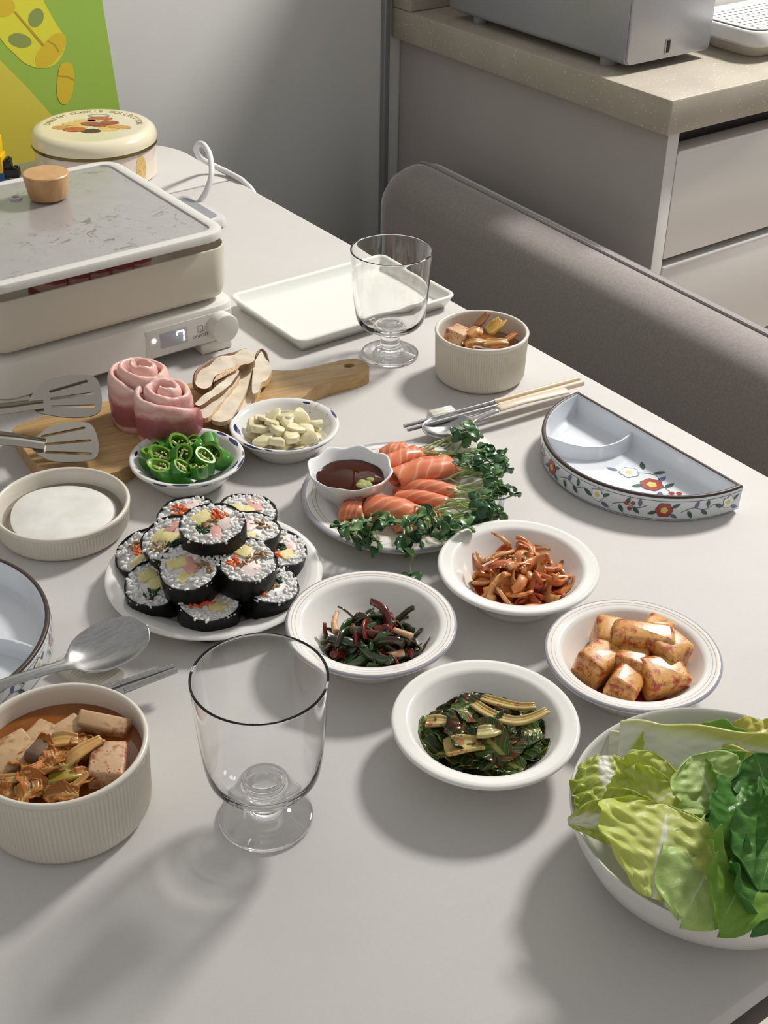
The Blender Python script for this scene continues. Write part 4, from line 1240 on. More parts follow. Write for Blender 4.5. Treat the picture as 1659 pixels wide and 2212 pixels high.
def kimbap(label, pos, R, hgt, tilt, seed, order):
    rng = random.Random(seed)
    t = thing('rice_roll', label, 'rice roll', (0, 0, 0), 0, 'seaweed rice rolls on the white plate')
    ax = Vector((tilt[0], tilt[1], 1)).normalized()
    mw = frame_mw(Vector(pos) - ax * hgt, Vector((1, 0, 0)) - ax * ax.x, ax) @ Matrix.Rotation(rng.uniform(0, 6.28), 4, 'Z')
    t.matrix_world = mw
    el = rng.uniform(0.0, 0.07); ph = rng.uniform(0, 6)
    def rf(a): return R * (1 + el * cos(2 * a + ph) + 0.015 * sin(5 * a + ph))
    n = 44
    vs, fs = [], []
    rings = [(0.97, 0.0), (1.0, 0.001), (1.012, hgt * 0.35), (1.006, hgt * 0.7), (1.0, hgt * 0.985), (0.955, hgt * 0.985), (0.95, hgt * 0.8)]
    for k, z in rings:
        for i in range(n):
            a = 2 * pi * i / n
            w = 0.0004 * noise.noise(Vector((cos(a) * 6, sin(a) * 6, z * 150 + seed)))
            r = rf(a) * k + w * 1.6
            vs.append((r * cos(a), r * sin(a), z + (0.0009 * noise.noise(Vector((cos(a) * 3, sin(a) * 3, seed * 1.7))) if 0.5 * hgt < z else 0)))
    for j in range(len(rings) - 1):
        for i in range(n):
            i2 = (i + 1) % n
            fs.append((j * n + i, j * n + i2, (j + 1) * n + i2, (j + 1) * n + i))
    fs.append(tuple(range(n))[::-1])
    mk('seaweed', vs, fs, M_NORI, t, angle=70)
    b = B()
    vs = [(rf(2 * pi * i / n) * 0.97 * cos(2 * pi * i / n), rf(2 * pi * i / n) * 0.97 * sin(2 * pi * i / n), z) for z in (0.0005, hgt * 0.93) for i in range(n)]
    b.add(vs, [(i, (i + 1) % n, n + (i + 1) % n, n + i) for i in range(n)] + [tuple(range(n, 2 * n)), tuple(range(n))[::-1]])
    for i in range(130):
        a = rng.uniform(0, 2 * pi); q = sqrt(rng.uniform(0.24, 0.90))
        r = rf(a) * q
        b.add(*ellipsoid((r * cos(a), r * sin(a), hgt * 0.935 + rng.uniform(-0.0005, 0.0006)), (0.0015, 0.0014, 0.0027), Matrix.Rotation(rng.uniform(0, 3.14), 3, 'Z') @ Matrix.Rotation(1.25 + rng.uniform(-0.3, 0.5), 3, 'X'), 7, 5))
    b.build('rice', M_RICE, t, angle=180)
    k = len(order)
    a0 = rng.uniform(0, 6)
    for i, f in enumerate(order):
        if i == 0: cx = cy = 0.0
        else:
            a = a0 + 2 * pi * i / (k - 1); rr = R * 0.43
            cx, cy = rr * cos(a), rr * sin(a)
        b = B()
        if f in ('carrot', 'spinach', 'burdock'):
            for q in range(14 if f == 'carrot' else 10):
                a = rng.uniform(0, 6.28); s = R * 0.22 * sqrt(rng.random())
                b.add(*ellipsoid((cx + s * cos(a) * 1.3, cy + s * sin(a), hgt * 0.965 + rng.uniform(-0.0004, 0.0009)), (0.0012, 0.0011, 0.0032), Matrix.Rotation(rng.uniform(0, 3.1), 3, 'Z') @ Matrix.Rotation(1.4 + rng.uniform(-0.3, 0.3), 3, 'X'), 6, 4))
        else:
            hw, hh = R * rng.uniform(0.22, 0.34), R * rng.uniform(0.17, 0.26)
            an = rng.uniform(0, 3)
            ol = []
            for p in rrect(hw, hh, 0.0015, 2):
                ol.append((cx + p[0] * cos(an) - p[1] * sin(an) + rng.uniform(-0.0003, 0.0003), cy + p[0] * sin(an) + p[1] * cos(an) + rng.uniform(-0.0003, 0.0003)))
            b.add(*prism(ol, hgt * 0.5, hgt * 0.985 + rng.uniform(0, 0.0006), 0.0004))
        b.build('filling_' + f, FILL[f], t, angle=60)
    return t
KR = 0.0236
O1 = ['burdock', 'carrot', 'egg', 'spinach', 'ham', 'crab']
O2 = ['egg', 'ham', 'pickle', 'burdock', 'spinach', 'crab']
O3 = ['spinach', 'carrot', 'egg', 'crab', 'burdock', 'pickle']
KB = [
    (T(458, 1130, 0.069), 0.021, (-0.10, -0.16), O1, 'rice roll crowning the stack, cut face with bright carrot and egg'),
    (T(366, 1160, 0.050), 0.021, (-0.34, -0.02), O2, 'rice roll leaning against the crowning roll on its left side'),
    (T(402, 1108, 0.034), 0.022, (-0.12, 0.0), ['carrot', 'carrot', 'spinach', 'egg', 'ham', 'crab'], 'rice roll at the back of the stack with thick orange carrot'),
    (T(535, 1101, 0.033), 0.022, (0.10, -0.12), ['egg', 'ham', 'pickle', 'crab'], 'rice roll at the back of the stack with pale egg filling'),
    (T(540, 1136, 0.049), 0.021, (0.18, -0.06), ['crab', 'ham', 'egg', 'burdock'], 'rice roll just right of the crowning roll'),
    (T(306, 1188, 0.029), 0.022, (-0.40, 0.05), ['carrot', 'carrot', 'burdock', 'egg'], 'rice roll farthest to the left rim of the white plate'),
    (T(603, 1179, 0.030), 0.022, (0.22, -0.20), O3, 'rice roll on the right side of the stack toward the salmon plate'),
    (T(409, 1220, 0.050), 0.022, (-0.22, -0.20), ['ham', 'egg', 'pickle', 'burdock', 'crab'], 'rice roll in the second row with round pink ham'),
    (T(532, 1207, 0.050), 0.022, (0.02, -0.22), ['burdock', 'egg', 'carrot', 'crab', 'burdock'], 'rice roll in the second row with shredded brown burdock'),
    (T(337, 1257, 0.029), 0.022, (-0.14, -0.20), ['egg', 'pickle', 'spinach', 'carrot'], 'rice roll in the front row beside the upturned spoon'),
    (T(452, 1294, 0.028), 0.022, (0.0, -0.10), ['carrot', 'spinach', 'carrot', 'egg'], 'rice roll lowest at the front of the white plate'),
    (T(583, 1258, 0.029), 0.022, (0.16, -0.12), ['burdock', 'spinach', 'carrot'], 'rice roll in the front row beside the striped chive bowl'),
    (Vector((0.402, 0.752, 0.028)), 0.022, (0, 0), ['egg', 'ham'], 'rice roll buried in the middle of the stack'),
]
for i, (p, hg, tl_, od, lab) in enumerate(KB): kimbap(lab, p, KR, hg, tl_, 40 + i, od)

# --- salmon slices
def salmon_material():
    m, nt, bs = nodes_of('raw_salmon')
    v = tex(nt, 'UV')
    n = nt.nodes.new('ShaderNodeTexNoise'); n.inputs['Scale'].default_value = 3.0; nt.links.new(v, n.inputs['Vector'])
    sep = nt.nodes.new('ShaderNodeSeparateXYZ'); nt.links.new(v, sep.inputs[0])
    s = math_n(nt, 'ADD', math_n(nt, 'MULTIPLY', sep.outputs[1], 26.0), math_n(nt, 'ADD', math_n(nt, 'MULTIPLY', sep.outputs[0], 38.0), math_n(nt, 'MULTIPLY', n.outputs['Fac'], 10.0)))
    f = math_n(nt, 'MULTIPLY_ADD', math_n(nt, 'SINE', s), 0.5, 0.5)
    c = ramp(nt, f, [(0.0, H('D6764F')), (0.80, H('DB8059')), (0.97, H('E09670')), (1.0, H('E6A888'))])
    nt.links.new(c, bs.inputs['Base Color'])
    bs.inputs['Roughness'].default_value = 0.25
    bs.inputs['Subsurface Weight'].default_value = 0.25
    bs.inputs['Subsurface Radius'].default_value = (0.006, 0.002, 0.001)
    bs.inputs['Subsurface Scale'].default_value = 1.0
    bump(nt, bs, f, 0.12, 0.0006)
    return m
M_SALMON = salmon_material()
def salmon(label, p0, p1, r, turns=1.35, taper=0.85, flat=0.85, seed=0, droop=0.0):
    rng = random.Random(seed)
    p0, p1 = Vector(p0), Vector(p1)
    L = (p1 - p0).length
    def fn(u, v):
        a = -2.2 + u * turns * 2 * pi
        rr = r * (0.38 + 0.62 * u) * (1 - (1 - taper) * v)
        wob = 0.0012 * noise.noise(Vector((u * 3, v * 4, seed)))
        x = (v - 0.5) * L + 0.004 * (u - 0.5) * sin(seed) + 0.003 * sin(u * 5 + seed)
        return (x + 0.5 * L, 1.12 * (rr + wob) * cos(a), (rr + wob) * sin(a) * flat * 0.82 + 0.003 * sin(v * pi) - droop * v * v)
    vs, fs, uv = grid(34, 16, fn)
    o = mk('salmon_slice', vs, fs, M_SALMON, uv=uv, solid=0.0022, off=0, subsurf=1, angle=180)
    o.matrix_world = frame_mw(p0, p1 - p0, (0, 0, 1))
    return tag(o, label, 'salmon', 'rolled salmon slices')
salmon('rolled salmon slice at the back of the plate beside the sauce bowl', T(826, 985, 0.022), T(880, 968, 0.026), 0.0105, seed=1)
salmon('glossy rolled salmon slice behind the largest slice', T(838, 1002, 0.022), T(908, 975, 0.022), 0.011, seed=2, taper=0.95)
salmon('small salmon slice half hidden among the back sprouts', T(908, 985, 0.012), T(945, 980, 0.012), 0.0075, seed=3)
salmon('largest rolled salmon slice in the middle of the plate', T(848, 1035, 0.021), T(974, 1003, 0.023), 0.0155, seed=4, taper=1.05, flat=0.8)
salmon('slim rolled salmon slice with pale stripes below the largest one', T(862, 1048, 0.017), T(982, 1062, 0.018), 0.0098, seed=5)
salmon('slim rolled salmon slice second below the largest one', T(850, 1070, 0.014), T(962, 1086, 0.015), 0.0088, seed=6)
salmon('wide salmon slice folded over at the front of the plate', T(795, 1088, 0.017), T(905, 1110, 0.016), 0.0145, seed=7, taper=0.8, flat=0.75, turns=1.2)
salmon('short curled salmon slice nearest the sauce bowl front', T(738, 1108, 0.014), T(790, 1100, 0.017), 0.0115, seed=8, taper=1.05, flat=0.8, turns=1.5)
salmon('salmon slice peeking out between the front sprouts', T(880, 1120, 0.011), T(948, 1112, 0.012), 0.0085, seed=9)
salmon('salmon slice tucked under the front sprouts', T(850, 1135, 0.010), T(915, 1140, 0.010), 0.0072, seed=10)

# --- radish sprouts
def sprout_leaf_material():
    m, nt, bs = nodes_of('sprout_leaf')
    n = noise_tex(nt, tex(nt), 120, 2)
    oi = nt.nodes.new('ShaderNodeObjectInfo')
    c = ramp(nt, math_n(nt, 'ADD', math_n(nt, 'MULTIPLY', n, 0.5), math_n(nt, 'MULTIPLY', oi.outputs['Random'], 0.6)), [(0.2, H('2F5236')), (0.6, H('4A7446')), (0.95, H('789A54'))])
    nt.links.new(c, bs.inputs['Base Color'])
    bs.inputs['Roughness'].default_value = 0.32
    return m
M_SLEAF = sprout_leaf_material()
M_SSTEM = mat('sprout_stem', 'BFC998', 0.4, '9DB26C', 60)
def sprout_proto(seed):
    rng = random.Random(seed)
    L = rng.uniform(0.036, 0.050)
    t = thing('radish_sprout', 'radish sprout', 'sprout')
    bend = rng.uniform(-0.010, 0.010); lift = rng.uniform(0.004, 0.012)
    path = [(f * L, bend * sin(f * 2.2), lift * f * f + 0.003 * sin(f * 6 + seed)) for f in [i / 8 for i in range(9)]]
    vs, fs = tube(path, [0.00085 - 0.00015 * i / 8 for i in range(9)], 6); mk('stem', vs, fs, M_SSTEM, t)
    tip = Vector(path[-1])
    for s in (-1, 1):
        wd, ln = rng.uniform(0.0085, 0.0125), rng.uniform(0.0080, 0.0108)
        ang = s * rng.uniform(0.5, 1.1); up = rng.uniform(-0.5, 0.7); tw = rng.uniform(-0.7, 0.7)
        def fn(u, v):
            q = u * 2 - 1
            w = wd * (sin(pi * min(1, v * 0.92 + 0.06)) ** 0.75) * 0.55 * (1 + 0.25 * v)
            notch = 0.0022 * max(0, 1 - abs(q) * 3.0) * v ** 3
            return (v * ln - notch, q * w, 0.0016 * q * q + 0.0015 * sin(v * 3) - 0.0022 * v * v)
        vs, fs, uv = grid(6, 6, fn)
        R_ = Matrix.Rotation(ang, 3, 'Z') @ Matrix.Rotation(-up, 3, 'Y') @ Matrix.Rotation(tw, 3, 'X')
        mk('leaf', [R_ @ v + tip for v in vs], fs, M_SLEAF, t, uv=uv, solid=0.0004, angle=180)
    return t
protos = [sprout_proto(s) for s in range(9)]
rng = random.Random(11)
first = set()
NB = 0
def put_sprout(p, dirv, pitch, k, roll):
    global NB
    o = protos[k] if k not in first else copy_tree(protos[k])
    first.add(k)
    d = Vector((dirv[0], dirv[1], 0)).normalized()
    o.matrix_world = Matrix.Translation(p) @ (Matrix.Rotation(atan2(d.y, d.x), 4, 'Z') @ Matrix.Rotation(-pitch, 4, 'Y') @ Matrix.Rotation(roll, 4, 'X'))
    return o
# clusters: root pixel, tip pixel, count
CL = [((905, 985), (955, 966), 8), ((930, 980), (955, 970), 4), ((950, 1000), (1000, 996), 9), ((965, 1030), (1050, 1022), 10), ((970, 1060), (1062, 1062), 9), ((965, 1085), (1045, 1092), 8), ((940, 1105), (1015, 1115), 8), ((905, 1120), (960, 1150), 9), ((870, 1120), (880, 1165), 9), ((830, 1120), (815, 1165), 9), ((790, 1118), (760, 1155), 8), ((915, 1100), (925, 1120), 5)]
for (rx, ry), (tx_, ty_), n in CL:
    for i in range(n):
        z0 = 0.010 + rng.random() * 0.012
        a = T(rx + rng.uniform(-14, 14), ry + rng.uniform(-8, 8), z0)
        e = T(tx_ + rng.uniform(-26, 26), ty_ + rng.uniform(-16, 16), z0 + 0.008)
        d = e - a
        o = put_sprout(a, d, rng.uniform(-0.05, 0.35), rng.randrange(9), rng.uniform(-1.2, 1.2))
        tag(o, 'dark green radish sprout in the fringe around the salmon', 'sprout', 'radish sprouts on the salmon plate')
o = put_sprout(T(920, 1165, 0.014), T(916, 1220, 0.0) - T(925, 1165, 0.0), -0.30, 4, 0.3)
tag(o, 'single radish sprout hanging over the front rim of the salmon plate', 'sprout', 'radish sprouts on the salmon plate')

# --- garlic slices
M_GAR = mat('peeled_garlic', 'DDD1A2', 0.35, 'E8E0BC', 90, sss=0.25, coat=0.2)
def garlic_mesh(seed):
    rng = random.Random(seed)
    L, wd, th = rng.uniform(0.016, 0.023), rng.uniform(0.0055, 0.0078), rng.uniform(0.0030, 0.0070)
    ol = []
    for i in range(20):
        a = 2 * pi * i / 20
        k = 1 - 0.28 * max(0, cos(a)) ** 2
        ol.append((L / 2 * cos(a) + 0.001 * sin(a * 2), wd * sin(a) * k * (1 + 0.1 * sin(a + seed)) + 0.0015 * cos(a) ** 2))
    vs, fs = prism(ol, -th / 2, th / 2, th * 0.35)
    vs = [(x, y, z + 0.0012 * (x / L) * sin(seed) + 0.04 * y * sin(seed * 2)) for x, y, z in vs]
    return vs, fs
gm = []
rng = random.Random(21)
cg = Vector((C_GARLIC[0], C_GARLIC[1], 0))
spots = []
def mound(c, rm, z0, hm, n, rng, mind):
    out = []
    tries = 0
    while len(out) < n and tries < 6000:
        tries += 1
        a = rng.uniform(0, 2 * pi); r = rm * sqrt(rng.random())
        p = Vector((c[0] + r * cos(a), c[1] + r * sin(a), z0 + hm * (1 - (r / rm) ** 2)))
        if all((p - q).length > mind for q in out): out.append(p)
    return out
GL = ['thick garlic slice', 'pale garlic slice', 'slim garlic slice', 'curved garlic slice', 'blunt garlic slice', 'pointed garlic slice']
for layer, (rm, z0, hm, n, md) in enumerate(((0.029, 0.0135, 0.004, 13, 0.011), (0.0285, 0.0215, 0.008, 20, 0.0102))):
    for k, p in enumerate(mound(T(615, 928, 0.02), rm, z0, hm, n, rng, md)):
        i = rng.randrange(7)
        if len(gm) <= i:
            while len(gm) <= i:
                vs, fs = garlic_mesh(len(gm) + 2)
                me = bpy.data.meshes.new('garlic_slice'); me.from_pydata([tuple(v) for v in vs], [], fs); me.materials.append(M_GAR); me.shade_smooth(); me.set_sharp_from_angle(angle=radians(45)); gm.append(me)
        o = bpy.data.objects.new('garlic_slice', gm[i]); link(o)
        o.location = p
        o.rotation_euler = (rmat(rng, 0.5)).to_euler()
        tag(o, 'peeled cream garlic slice in the blue-spattered bowl', 'garlic', 'garlic slices in the spattered bowl')

# --- green chilli slices
M_CHIL = mat('green_chilli_skin', '3C8A1E', 0.18, '2E7417', 60, coat=0.5)
M_CHIN = mat('chilli_flesh', '7BA93C', 0.35, '63962A', 200)
M_SEED = mat('chilli_seed', 'D9D6A0', 0.45, 'C6C488', 300)
def chilli_proto(seed):
    rng = random.Random(seed)
    t = thing('chilli_slice', 'green chilli slice', 'chilli')
    R, L = rng.uniform(0.0085, 0.0115), rng.uniform(0.008, 0.016)
    sh = rng.uniform(0.2, 0.9); n = 24
    vs, fs, mi = [], [], []
    rings = [(1, -1), (1.02, -0.3), (1.0, 0.4), (0.97, 1), (0.76, 1.0), (0.72, 0), (0.74, -1)]
    for k, z in rings:
        for i in range(n):
            a = 2 * pi * i / n
            r = R * k * (1 + 0.06 * cos(3 * a + seed))
            vs.append((r * cos(a), r * 0.92 * sin(a), z * L / 2 + sh * r * cos(a)))
    for j in range(len(rings)):
        j2 = (j + 1) % len(rings)
        for i in range(n):
            i2 = (i + 1) % n
            fs.append((j * n + i, j * n + i2, j2 * n + i2, j2 * n + i)); mi.append(0 if j < 3 else 1)
    mk('flesh_ring', vs, fs, [M_CHIL, M_CHIN], t, mi=mi, angle=60)
    b = B()
    for i in range(10):
        a = rng.uniform(0, 6.28); r = R * 0.45 * sqrt(rng.random())
        b.add(*ellipsoid((r * cos(a), r * sin(a), sh * r * cos(a) + L * 0.40 + rng.uniform(-0.002, 0.001)), (0.0012, 0.0009, 0.0006), rmat(rng), 6, 4))
    vs, fs = tube([(-R * 0.7, 0, -sh * R * 0.7 + L * 0.2), (0, 0.001, L * 0.25), (R * 0.7, 0, sh * R * 0.7 + L * 0.2)], 0.0014, 6); b.add(vs, fs)
    b.build('seeds', M_SEED, t, angle=180)
    return t
cp = [chilli_proto(s) for s in range(6)]
rng = random.Random(8); used = set()
for rm, z0, hm, n, md in ((0.026, 0.0160, 0.003, 8, 0.0150), (0.028, 0.0230, 0.007, 14, 0.0130)):
    for p in mound(T(397, 997, 0.02), rm, z0, hm, n, rng, md):
        k = rng.randrange(6)
        o = cp[k] if k not in used else copy_tree(cp[k])
        used.add(k)
        o.location = p
        tw = rmat(rng, 0.75)
        # cut faces mostly look up and towards the front
        o.rotation_euler = (Matrix.Rotation(rng.uniform(0.1, 0.9), 3, Vector((0.85, -0.5, 0))) @ tw).to_euler()
        tag(o, 'glossy green chilli slice with pale seeds in the spattered bowl', 'chilli', 'chilli slices in the spattered bowl')
for k in range(6):
    if k not in used: 
        for ch in list(cp[k].children): bpy.data.objects.remove(ch)
        bpy.data.objects.remove(cp[k])

# --- pickled radish rounds
M_MU = mat('pickled_radish_white', 'EDEAE2', 0.3, 'E2DDD0', 55, sss=0.35, coat=0.3)
cm = T(128, 1106, 0.016)
MUL = ['bottom', 'second', 'third', 'fourth', 'top']
for i in range(5):
    rng = random.Random(70 + i)
    def zf(a, k): return 0.0009 * sin(2 * a + i) + 0.0006 * sin(3 * a + 2 * i)
    o = lathe_obj('pickled_radish_round', [(0, 0.0), (0.020, 0.0), (0.0415, 0.0001), (0.0425, 0.0006), (0.0415, 0.0012), (0.020, 0.0015), (0, 0.0016)], M_MU, None, 48, rf=lambda a, k: 1 + 0.018 * sin(2 * a + i * 1.3) + 0.01 * sin(5 * a + i), zf=zf, loc=(C_LOW[0] + 0.0012 * cos(i * 2.4), C_LOW[1] - 0.001 + 0.0018 * sin(i * 2.4), 0.0058 + i * 0.0022), angle=60)
    tag(o, ('white pickled radish round on top of the pile in the low bowl' if i == 4 else 'white pickled radish round under the top one in the low bowl'), 'pickled radish', 'pickled radish rounds in the low bowl')
def water_material():
    m, nt, bs = nodes_of('pickling_brine')
    bs.inputs['Base Color'].default_value = H('E6DFC8'); bs.inputs['Roughness'].default_value = 0.02
    bs.inputs['Transmission Weight'].default_value = 0.9; bs.inputs['IOR'].default_value = 1.33
    return m
o = lathe_obj('brine', [(0.0, 0.0125), (0.0508, 0.0125), (0.0500, 0.0090), (0.0478, 0.0058), (0.0440, 0.0053), (0, 0.0052)], water_material(), None, 64, loc=(C_LOW[0], C_LOW[1], 0), angle=60)
tag(o, 'clear brine around the white radish rounds', 'brine')

# --- pork belly rolls
def pork_roll_material():
    m, nt, bs = nodes_of('pork_belly_roll')
    v = tex(nt)
    sep = nt.nodes.new('ShaderNodeSeparateXYZ'); nt.links.new(v, sep.inputs[0])
    n = noise_tex(nt, v, 30, 3, 0.5)
    z = math_n(nt, 'ADD', sep.outputs[2], math_n(nt, 'MULTIPLY_ADD', n, 0.026, -0.013))
    uvn = tex(nt, 'UV')
    f = math_n(nt, 'MULTIPLY', z, 1 / 0.066)
    c = ramp(nt, f, [(0.0, H('A85C60')), (0.10, H('DDB8AE')), (0.16, H('8F434B')), (0.30, H('86404A')), (0.42, H('9C5058')), (0.50, H('DDB4AA')), (0.56, H('D09A94')), (0.64, H('E8C8BC')), (0.84, H('E6BFB4')), (1.0, H('ECCFC4'))])
    c = mixc(nt, math_n(nt, 'MULTIPLY', noise_tex(nt, v, 120, 4, 0.7), 0.3), c, H('D98F8A'))
    nt.links.new(c, bs.inputs['Base Color'])
    bs.inputs['Roughness'].default_value = 0.28
    bs.inputs['Subsurface Weight'].default_value = 0.2
    bs.inputs['Subsurface Radius'].default_value = (0.006, 0.003, 0.002)
    bs.inputs['Subsurface Scale'].default_value = 1.0
    bump(nt, bs, noise_tex(nt, v, 110, 5, 0.65), 0.5, 0.0016)
    return m
M_PROLL = pork_roll_material()
def pork_roll(label, c, R, Hh, seed, rz):
    turns = 2.35
    n = 110
    prof = [(-0.5, 0.0), (-0.5, 0.5), (-0.46, 0.88), (-0.25, 0.99), (0, 1.01), (0.25, 0.99), (0.46, 0.90), (0.5, 0.5), (0.5, 0.0)]
    th = 0.0088
    vs, fs, uv = [], [], []
    for i in range(n + 1):
        f = i / n
        a = f * turns * 2 * pi
        r = 0.0050 + (R - 0.0050) * f ** 0.95
        top = Hh * (1.0 - 0.20 * max(0, f - 0.12) ** 1.1 + 0.045 * sin(a * 1.0 + seed) + 0.05 * noise.noise(Vector((a * 1.1, seed, 0))) + 0.02 * noise.noise(Vector((a * 4, seed, 3))))
        if f > 0.93: top *= 1 - 0.25 * (f - 0.93) / 0.07
        bot = 0.0
        for w, z in prof:
            rr = r + w * th + 0.0020 * noise.noise(Vector((a * 1.3, z * 4, seed))) + 0.0008 * noise.noise(Vector((a * 5, z * 9, seed))) + (0.003 * sin(pi * z) * f)
            # top layers lean outwards a little
            rr += 0.0015 * z * z
            vs.append((rr * cos(a), rr * sin(a), bot + (top - bot) * z)); uv.append((f, z))
    m = len(prof)
    for i in range(n):
        for k in range(m - 1): fs.append((i * m + k, (i + 1) * m + k, (i + 1) * m + k + 1, i * m + k + 1))
    fs.append(tuple(range(m))); fs.append(tuple(n * m + k for k in range(m))[::-1])
    o = mk('pork_belly_roll', vs, fs, M_PROLL, loc=(c[0], c[1], 0.0160), rot=(0, 0, rz), uv=uv, subsurf=1, angle=180)
    return tag(o, label, 'meat', 'rolled pork belly')
pork_roll('rolled raw pork belly standing farther back on the cutting board', (0.462, 0.992), 0.0270, 0.058, 1.0, 2.4)
pork_roll('rolled raw pork belly standing just behind the chilli bowl', (0.467, 0.955), 0.0268, 0.050, 2.2, 3.4)

# --- mushroom slices on the board
M_MUSHW = mat('mushroom_flesh', 'DDD3BF', 0.55, 'CBB79B', 60, lo=0.4, hi=0.75, bmp=(150, 0.3))
M_MUSHB = mat('mushroom_cap_skin', '6A4B33', 0.5, '8A6A4A', 80)
M_MUSHT = mat('mushroom_fibre', 'C79F73', 0.55, 'DCC4A0', 90, stretch=(4, 1, 1))
def slab(name, label, px, z, th, matl, sidem=None, tilt=(0, 0), wave=0.0, part=None):
    """slice traced on its own level, with thickness"""
    pts = smooth_poly([T(x, y, z) for x, y in px], 4)
    c = sum(pts, Vector()) / len(pts)
    ol = [(p.x - c.x, p.y - c.y) for p in pts]
    if sum(ol[i][0] * ol[(i + 1) % len(ol)][1] - ol[(i + 1) % len(ol)][0] * ol[i][1] for i in range(len(ol))) < 0: ol.reverse()
    vs, fs = plate_holes(ol, [], -th, 0)
    n = len(fs)
    mi = [0 if abs(sum((Vector(vs[f[1]]) - Vector(vs[f[0]])).cross(Vector(vs[f[2]]) - Vector(vs[f[0]])).normalized()[2:3])) > 0.7 else 1 for f in fs]
    vs = [Vector((v[0], v[1], v[2] + tilt[0] * v[0] + tilt[1] * v[1] + wave * noise.noise(Vector((v[0] * 60, v[1] * 60, z * 100))))) for v in vs]
    return vs, fs, mi, c
def mushroom(label, px, z, th, cap=None, tilt=(0, 0), gills=None, side=None):
    vs, fs, mi, c = slab('m', label, px, z, th, None, tilt=tilt, wave=0.004)
    t = thing('mushroom_slice', label, 'mushroom', c, 0, 'mushroom slices on the board')
    o = mk('flesh', vs, fs, [M_MUSHW, side or M_MUSHT], t, mi=mi, angle=30)
    if cap:
        P = [T(x, y, z) - c + Vector((0, 0, tilt[0] * (T(x, y, z) - c).x + tilt[1] * (T(x, y, z) - c).y)) for x, y in cap]
        P = smooth_poly(P, 5, False)
        v2, f2 = tube([p + Vector((0, 0, -th * 0.5)) for p in P], [0.0012 + 0.0016 * sin(pi * i / (len(P) - 1)) for i in range(len(P))], 8, 1.9)
        mk('cap_skin', v2, f2, M_MUSHB, t)
    if gills:
        b = B()
        (x0, y0), (x1, y1), (x2, y2), (x3, y3) = gills
        n = 14
        for i in range(n):
            f = i / (n - 1)
            a = T(x0 + (x1 - x0) * f, y0 + (y1 - y0) * f, z); e = T(x2 + (x3 - x2) * f, y2 + (y3 - y2) * f, z)
            q = [a - c, e - c]
            q = [p + Vector((0, 0, tilt[0] * p.x + tilt[1] * p.y + 0.0006)) for p in q]
            b.add(*tube(q, 0.0006, 5))
        b.build('gills', M_MUSHT, t)
    return t
zb = 0.0160
mushroom('fanned mushroom stem slice with tan fibres nearest the garlic bowl', [(520, 800), (548, 780), (566, 800), (560, 840), (540, 875), (512, 905), (490, 914), (482, 905), (500, 860)], zb + 0.005, 0.005)
mushroom('broad white mushroom stem slice reaching the chilli bowl', [(500, 800), (535, 785), (545, 800), (530, 850), (505, 900), (482, 915), (455, 905), (462, 885), (485, 840)], zb + 0.0095, 0.0045)
mushroom('narrow white mushroom stem slice beside the pork roll', [(505, 795), (520, 792), (515, 820), (480, 865), (450, 902), (428, 895), (425, 882), (455, 855), (485, 825)], zb + 0.0145, 0.005)
mushroom('thin curled tan mushroom strip between the slices', [(508, 800), (516, 806), (490, 835), (455, 862), (430, 876), (422, 868), (450, 848), (485, 822)], zb + 0.0195, 0.004, side=M_MUSHB)
mushroom('ragged mushroom cap end with pale edge behind the garlic bowl', [(548, 790), (560, 765), (572, 758), (580, 778), (587, 800), (578, 818), (566, 830), (558, 850), (545, 850)], zb + 0.011, 0.006, cap=[(552, 768), (562, 758), (572, 762), (579, 776)])
mushroom('curved mushroom cap slice with brown skin and gills behind the pork rolls', [(421, 825), (424, 808), (440, 792), (470, 775), (505, 765), (530, 755), (545, 760), (550, 775), (540, 788), (520, 790), (500, 792), (478, 806), (462, 818), (455, 832), (440, 838), (426, 836)], zb + 0.0225, 0.007, cap=[(436, 838), (421, 828), (423, 806), (440, 790), (470, 773), (505, 763), (530, 753), (546, 760)], gills=[(470, 812), (520, 786), (462, 826), (512, 800)], side=M_MUSHB)
# --- coated food materials: vegetable colour with red chilli sauce in patches
def sauced(name, c1, c2, red='8E2412', amount=0.5, flakes=True, rough=0.25, sss=0.1, scale=70, trans=0.0):
    m, nt, bs = nodes_of(name)
    v = tex(nt)
    base = ramp(nt, noise_tex(nt, v, scale, 3), [(0.35, H(c1)), (0.65, H(c2))])
    pat = ramp(nt, noise_tex(nt, v, scale * 1.4, 4, 0.65, 0.4), [(0.66 - amount * 0.3, (0, 0, 0)), (0.80 - amount * 0.3, (1, 1, 1))])
    c = mixc(nt, pat, base, H(red))
    if flakes:
        vo = nt.nodes.new('ShaderNodeTexVoronoi'); vo.inputs['Scale'].default_value = 520; nt.links.new(v, vo.inputs['Vector'])
        fl = math_n(nt, 'MULTIPLY', math_n(nt, 'LESS_THAN', vo.outputs['Distance'], 0.28), math_n(nt, 'GREATER_THAN', noise_tex(nt, v, 150, 2), 0.55))
        c = mixc(nt, fl, c, H('A82A14'))
    nt.links.new(c, bs.inputs['Base Color'])
    bs.inputs['Roughness'].default_value = rough
    bs.inputs['Coat Weight'].default_value = 0.4
    bs.inputs['Coat Roughness'].default_value = 0.1
    if sss:
        bs.inputs['Subsurface Weight'].default_value = sss
        bs.inputs['Subsurface Radius'].default_value = (0.005, 0.003, 0.001)
        bs.inputs['Subsurface Scale'].default_value = 1.0
    bump(nt, bs, noise_tex(nt, v, 260, 3), 0.2, 0.0006)
    return m
M_SAUCE = mat('red_kimchi_juice', '7A1C10', 0.06, 'A33A1C', 80)

